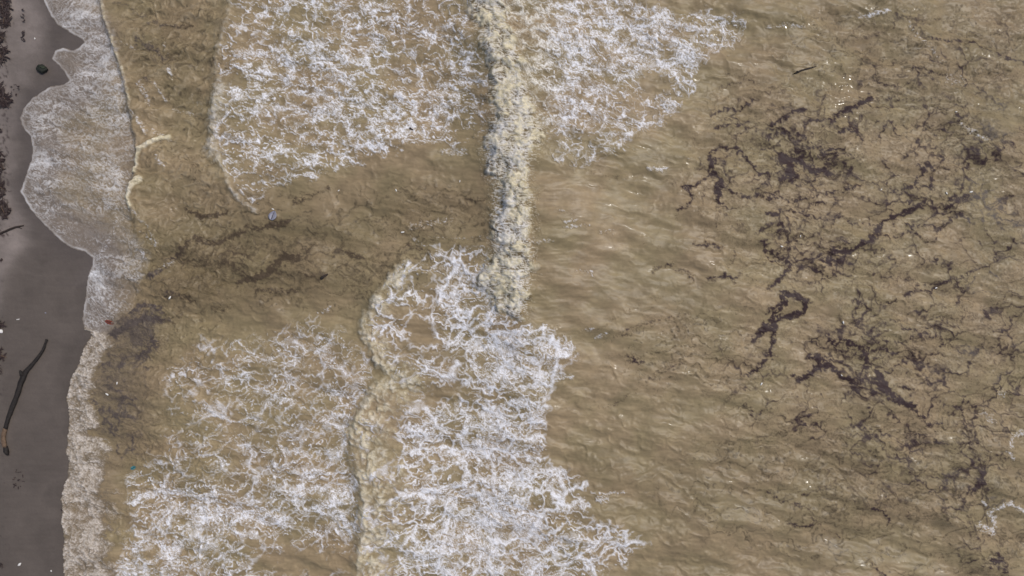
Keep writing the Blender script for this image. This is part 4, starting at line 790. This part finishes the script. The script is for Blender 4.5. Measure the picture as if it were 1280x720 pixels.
# red leaf afloat
def leaf(name, u, v, L, W, ang, mat, label, cat, lift=.03):
    o = thing(name, P(u, v, max(water_z(u, v), beach_z(u, v)) + lift), label, cat)
    bm = bmesh.new(); n = 10; rows = []
    for i in range(n + 1):
        t = i / n; w_ = W * math.sin(math.pi * min(1, t * .92 + .06)) ** .7 * (1 - .3 * t)
        x = (t - .5) * L
        rows.append([bm.verts.new((x, s * w_, .02 * math.cos(t * 5) + .35 * abs(s) * w_ + d)) for d in (0, -.012) for s in (-1, -.5, 0, .5, 1)])
    for a, b in zip(rows[:-1], rows[1:]):
        for k in range(4):
            bm.faces.new((a[k], b[k], b[k + 1], a[k + 1])); bm.faces.new((a[k + 5], a[k + 6], b[k + 6], b[k + 5]))
        bm.faces.new((a[0], a[5], b[5], b[0])); bm.faces.new((a[4], b[4], b[9], a[9]))
    bmesh.ops.recalc_face_normals(bm, faces=bm.faces)
    mesh_ob("blade", bm, mat, o)
    mesh_ob("stem", tube([Vector((-.5 * L, 0, .01)), Vector((-.1 * L, 0, .02)), Vector((.45 * L, 0, .02))], [.012, .012, .004], 6, 0, 1), M_twig, o)
    o.rotation_euler = (0, 0, ang)
    return o
leaf("red_leaf", 138, 403, .36, .085, -.35, M_red, "rust-red leaf floating in the grey swash above the beach roller", "leaf")
leaf("blue_scrap", 166, 585, .20, .07, .5, M_blue, "small teal scrap of litter in foam by the beach roller", "litter")
leaf("grey_scrap", 344, 270, .36, .17, 1.2, M_grey, "pale grey scrap floating just below the upper left foam field", "litter")

# floating sticks
def float_stick(pts, r, label, seed):
    u = sum(p[0] for p in pts) / len(pts); v = sum(p[1] for p in pts) / len(pts)
    o = thing("floating_stick", P(u, v, water_z(u, v)), label, "driftwood")
    q = path(pts, 7)
    mesh_ob("stick", tube([P(a, b, water_z(a, b) + .025) - o.location for a, b in q], [r * .6, r, r * 1.1, r, r, r * .8, r * .4], 8, .2, seed), M_twig, o)
    mesh_ob("snapped_knot", blob(r * 1.5, seed, 1, 1, .8, 2, .2, *(P(q[1][0], q[1][1], water_z(*q[1]) + .03) - o.location)), M_bark, o)
float_stick([(403, 348.5), (407, 345.5), (411.5, 342.5)], .04, "short dark stick floating in the trough below the grey scrap", 3)
float_stick([(992, 92.5), (1003, 88), (1019, 84)], .03, "thin dark stick floating beside the sun glints", 5)
float_stick([(512, 160), (517, 163)], .025, "tiny dark stick caught in the upper left foam field", 6)

# pale shells and bits
def bit(name, u, v, r, seed, label, cat, mat, lift=.01, **k):
    zz = max(water_z(u, v), beach_z(u, v)) if u > 60 else beach_z(u, v)
    o = mesh_ob(name, blob(r, seed, k.get('sx', 1.2), k.get('sy', .8), .5, 2, .15, 0, 0, r * .25), mat)
    o.location = P(u, v, zz + lift); o.rotation_euler = (0, 0, seed * 1.3)
    tag(o, label, cat)
bit("white_shell", 5.5, 413.5, .085, 2, "bright white shell on sand above the driftwood log", "shell", M_shell)
bit("white_shell", 27, 704, .05, 3, "small white shell on sand at the bottom of the beach", "shell", M_shell, sx=1.4)
bit("white_shell", 65, 713, .032, 4, "tiny white shell near the beach roller at the bottom", "shell", M_shell)
bit("white_shell", 26, 399, .035, 5, "small pale shell chip on the smooth sand above the log top", "shell", M_shell, sx=1.8, sy=.5)
bit("white_shell", 45, 49, .03, 6, "tiny pale shell on the drier sand above the husk", "shell", M_shell)
bit("pale_pebble", 59, 391, .03, 7, "tiny pale pebble midway between log top and swash", "pebble", M_grey)
bit("dark_pebble", 5, 325, .055, 8, "small dark pebble just under the thin beach stick", "pebble", M_wrack)
bit("dark_pebble", 0.8, 656, .06, 9, "dark pebble at the left edge low on the beach", "pebble", M_wrack)
bit("dark_pebble", 79.5, 637, .06, 12, "dark pebble at the very lip of the beach roller", "pebble", M_wrack, lift=.04)
flts = [(1101, 237, "beside the large weed raft at the forked strand"), (1181, 242, "in the purple weed right of the fork"), (1213, 240, "rightmost in the thick purple weed clump"), (1001, 295, "in open water left of the thick weed chain"), (977, 308, "on the weed under the left dark mass"),
        (952, 480, "low on the left weed column"), (1052, 469, "on the lower weed V"), (1170, 3 + 357, "on the small strand near the centre right"), (1054, 403, "in the open pool above the lower weed V"), (1192, 141, "on the pale wave back at the upper right"), (150, 478, "on grey torn weed by the beach roller"), (137, 492, "lowest on the grey torn weed"),
        (423, 238 , "in the trough below the upper left foam field"), (496, 238.5, "in the middle of the dark trough"), (503, 290, "just above the lower middle foam"), (575, 227, "in the trough beside the main crest"), (343, 290 - 28, "beside the pale grey scrap"), (214, 372, "in dark water above the lower left foam")]
for i, (u, v, where) in enumerate(flts):
    bit("foam_fleck", u, v, .026 + .016 * ((i * 7) % 3) / 2, 20 + i, "tiny white froth fleck " + where, "foam fleck", M_shell, .015, sx=1.6, sy=.7)

# wrack clumps (torn weed and twigs) along the drier strand
def wrack(u, v, ru, rv, label, seed, n=26):
    rnd = random.Random(seed); zb_ = beach_z(u, v)
    o = thing("wrack_clump", P(u, v, zb_), label, "seaweed", "dry wrack clumps on the upper beach")
    bm = bmesh.new()
    for k in range(n * 2):
        a = rnd.uniform(0, 6.28); r = rnd.random() ** .6
        x = math.cos(a) * r * ru * S; y = math.sin(a) * r * rv * S; d = rnd.uniform(0, 3.14); k_ = .42 if n < 10 else 1.0; L = rnd.uniform(.03, .11) * k_; wv = rnd.uniform(.010, .030) * (k_ + 1) / 2
        c, s = math.cos(d), math.sin(d); h = rnd.uniform(.01, .07)
        pr = None
        for t in range(4):
            px = x + c * L * (t - 1.5) + rnd.uniform(-.02, .02); py = y + s * L * (t - 1.5) + rnd.uniform(-.02, .02); ww = wv * (1, 1.3, 1, .3)[t]
            hh = h + rnd.uniform(0, .02)
            ring = [bm.verts.new((px - s * ww, py + c * ww, hh)), bm.verts.new((px + s * ww, py - c * ww, hh)), bm.verts.new((px, py, hh + ww * .8)), ]
            if pr:
                for q in range(3): bm.faces.new((pr[q], pr[(q + 1) % 3], ring[(q + 1) % 3], ring[q]))
            pr = ring
    bmesh.ops.recalc_face_normals(bm, faces=bm.faces)
    fr = mesh_ob("fronds", bm, M_wrack, o, False)
    for k in range(2 if n >= 10 else 0):
        d = rnd.uniform(0, 3.1); L = rnd.uniform(.12, .3)
        mesh_ob("twig", tube([Vector((-math.cos(d) * L, -math.sin(d) * L, .05)), Vector((0, .01, .08)), Vector((math.cos(d) * L, math.sin(d) * L, .05))], [.008, .012, .006], 6, .2, seed + k), M_bare if k else M_twig, o)
for i, (u, v, ru, rv, lb, n) in enumerate([(6, 8, 11, 12, "dark wrack heap in the top left corner", 34), (9, 26, 8, 9, "wrack heap with twigs below the corner heap", 26), (4, 48, 6, 8, "narrow wrack clump at the left edge level with the wet pocket", 14), (4, 70, 8, 12, "large wrack heap with pale twigs left of the husk", 32),
        (3, 112, 5, 8, "small wrack clump at the edge below the husk", 16), (7, 126, 9, 9, "dense wrack heap left of the swash lobe", 28), (1, 162, 3, 6, "thin wrack wisp at the edge beside the swash lobe", 8), (2, 205, 4, 16, "long narrow wrack strip at the left edge", 20), (3, 235, 4, 12, "ragged wrack strip above the pointed wrack", 16),
        (6, 262, 7, 10, "pointed dark wrack patch above the thin stick", 26), (4, 407, 6, 5, "small wrack tuft beside the white shell", 10), (4, 443, 8, 8, "wrack tuft left of the log", 14), (3, 462, 4, 8, "thin wrack wisp left of the log swelling", 8), (26, 598, 7, 14, "faint scattered wrack flecks below the log", 9), (3, 704, 7, 4, "little wrack wisp in the bottom left corner", 7),
        (32, 45, 3, 9, "tiny wrack crumbs on pale sand above the husk", 5), (31, 22, 2, 9, "line of tiny wrack crumbs near the top", 5), (20, 112, 6, 9, "few wrack crumbs between husk and swash lobe", 5)]):
    wrack(u, v, ru, rv, lb, 50 + i, n)
# loose flotsam bits on the open water's weed: none larger than the flecks above
print("verts", U.size, "tris", sum(len(o.data.polygons) * 2 for o in col.objects if o.type == 'MESH'))
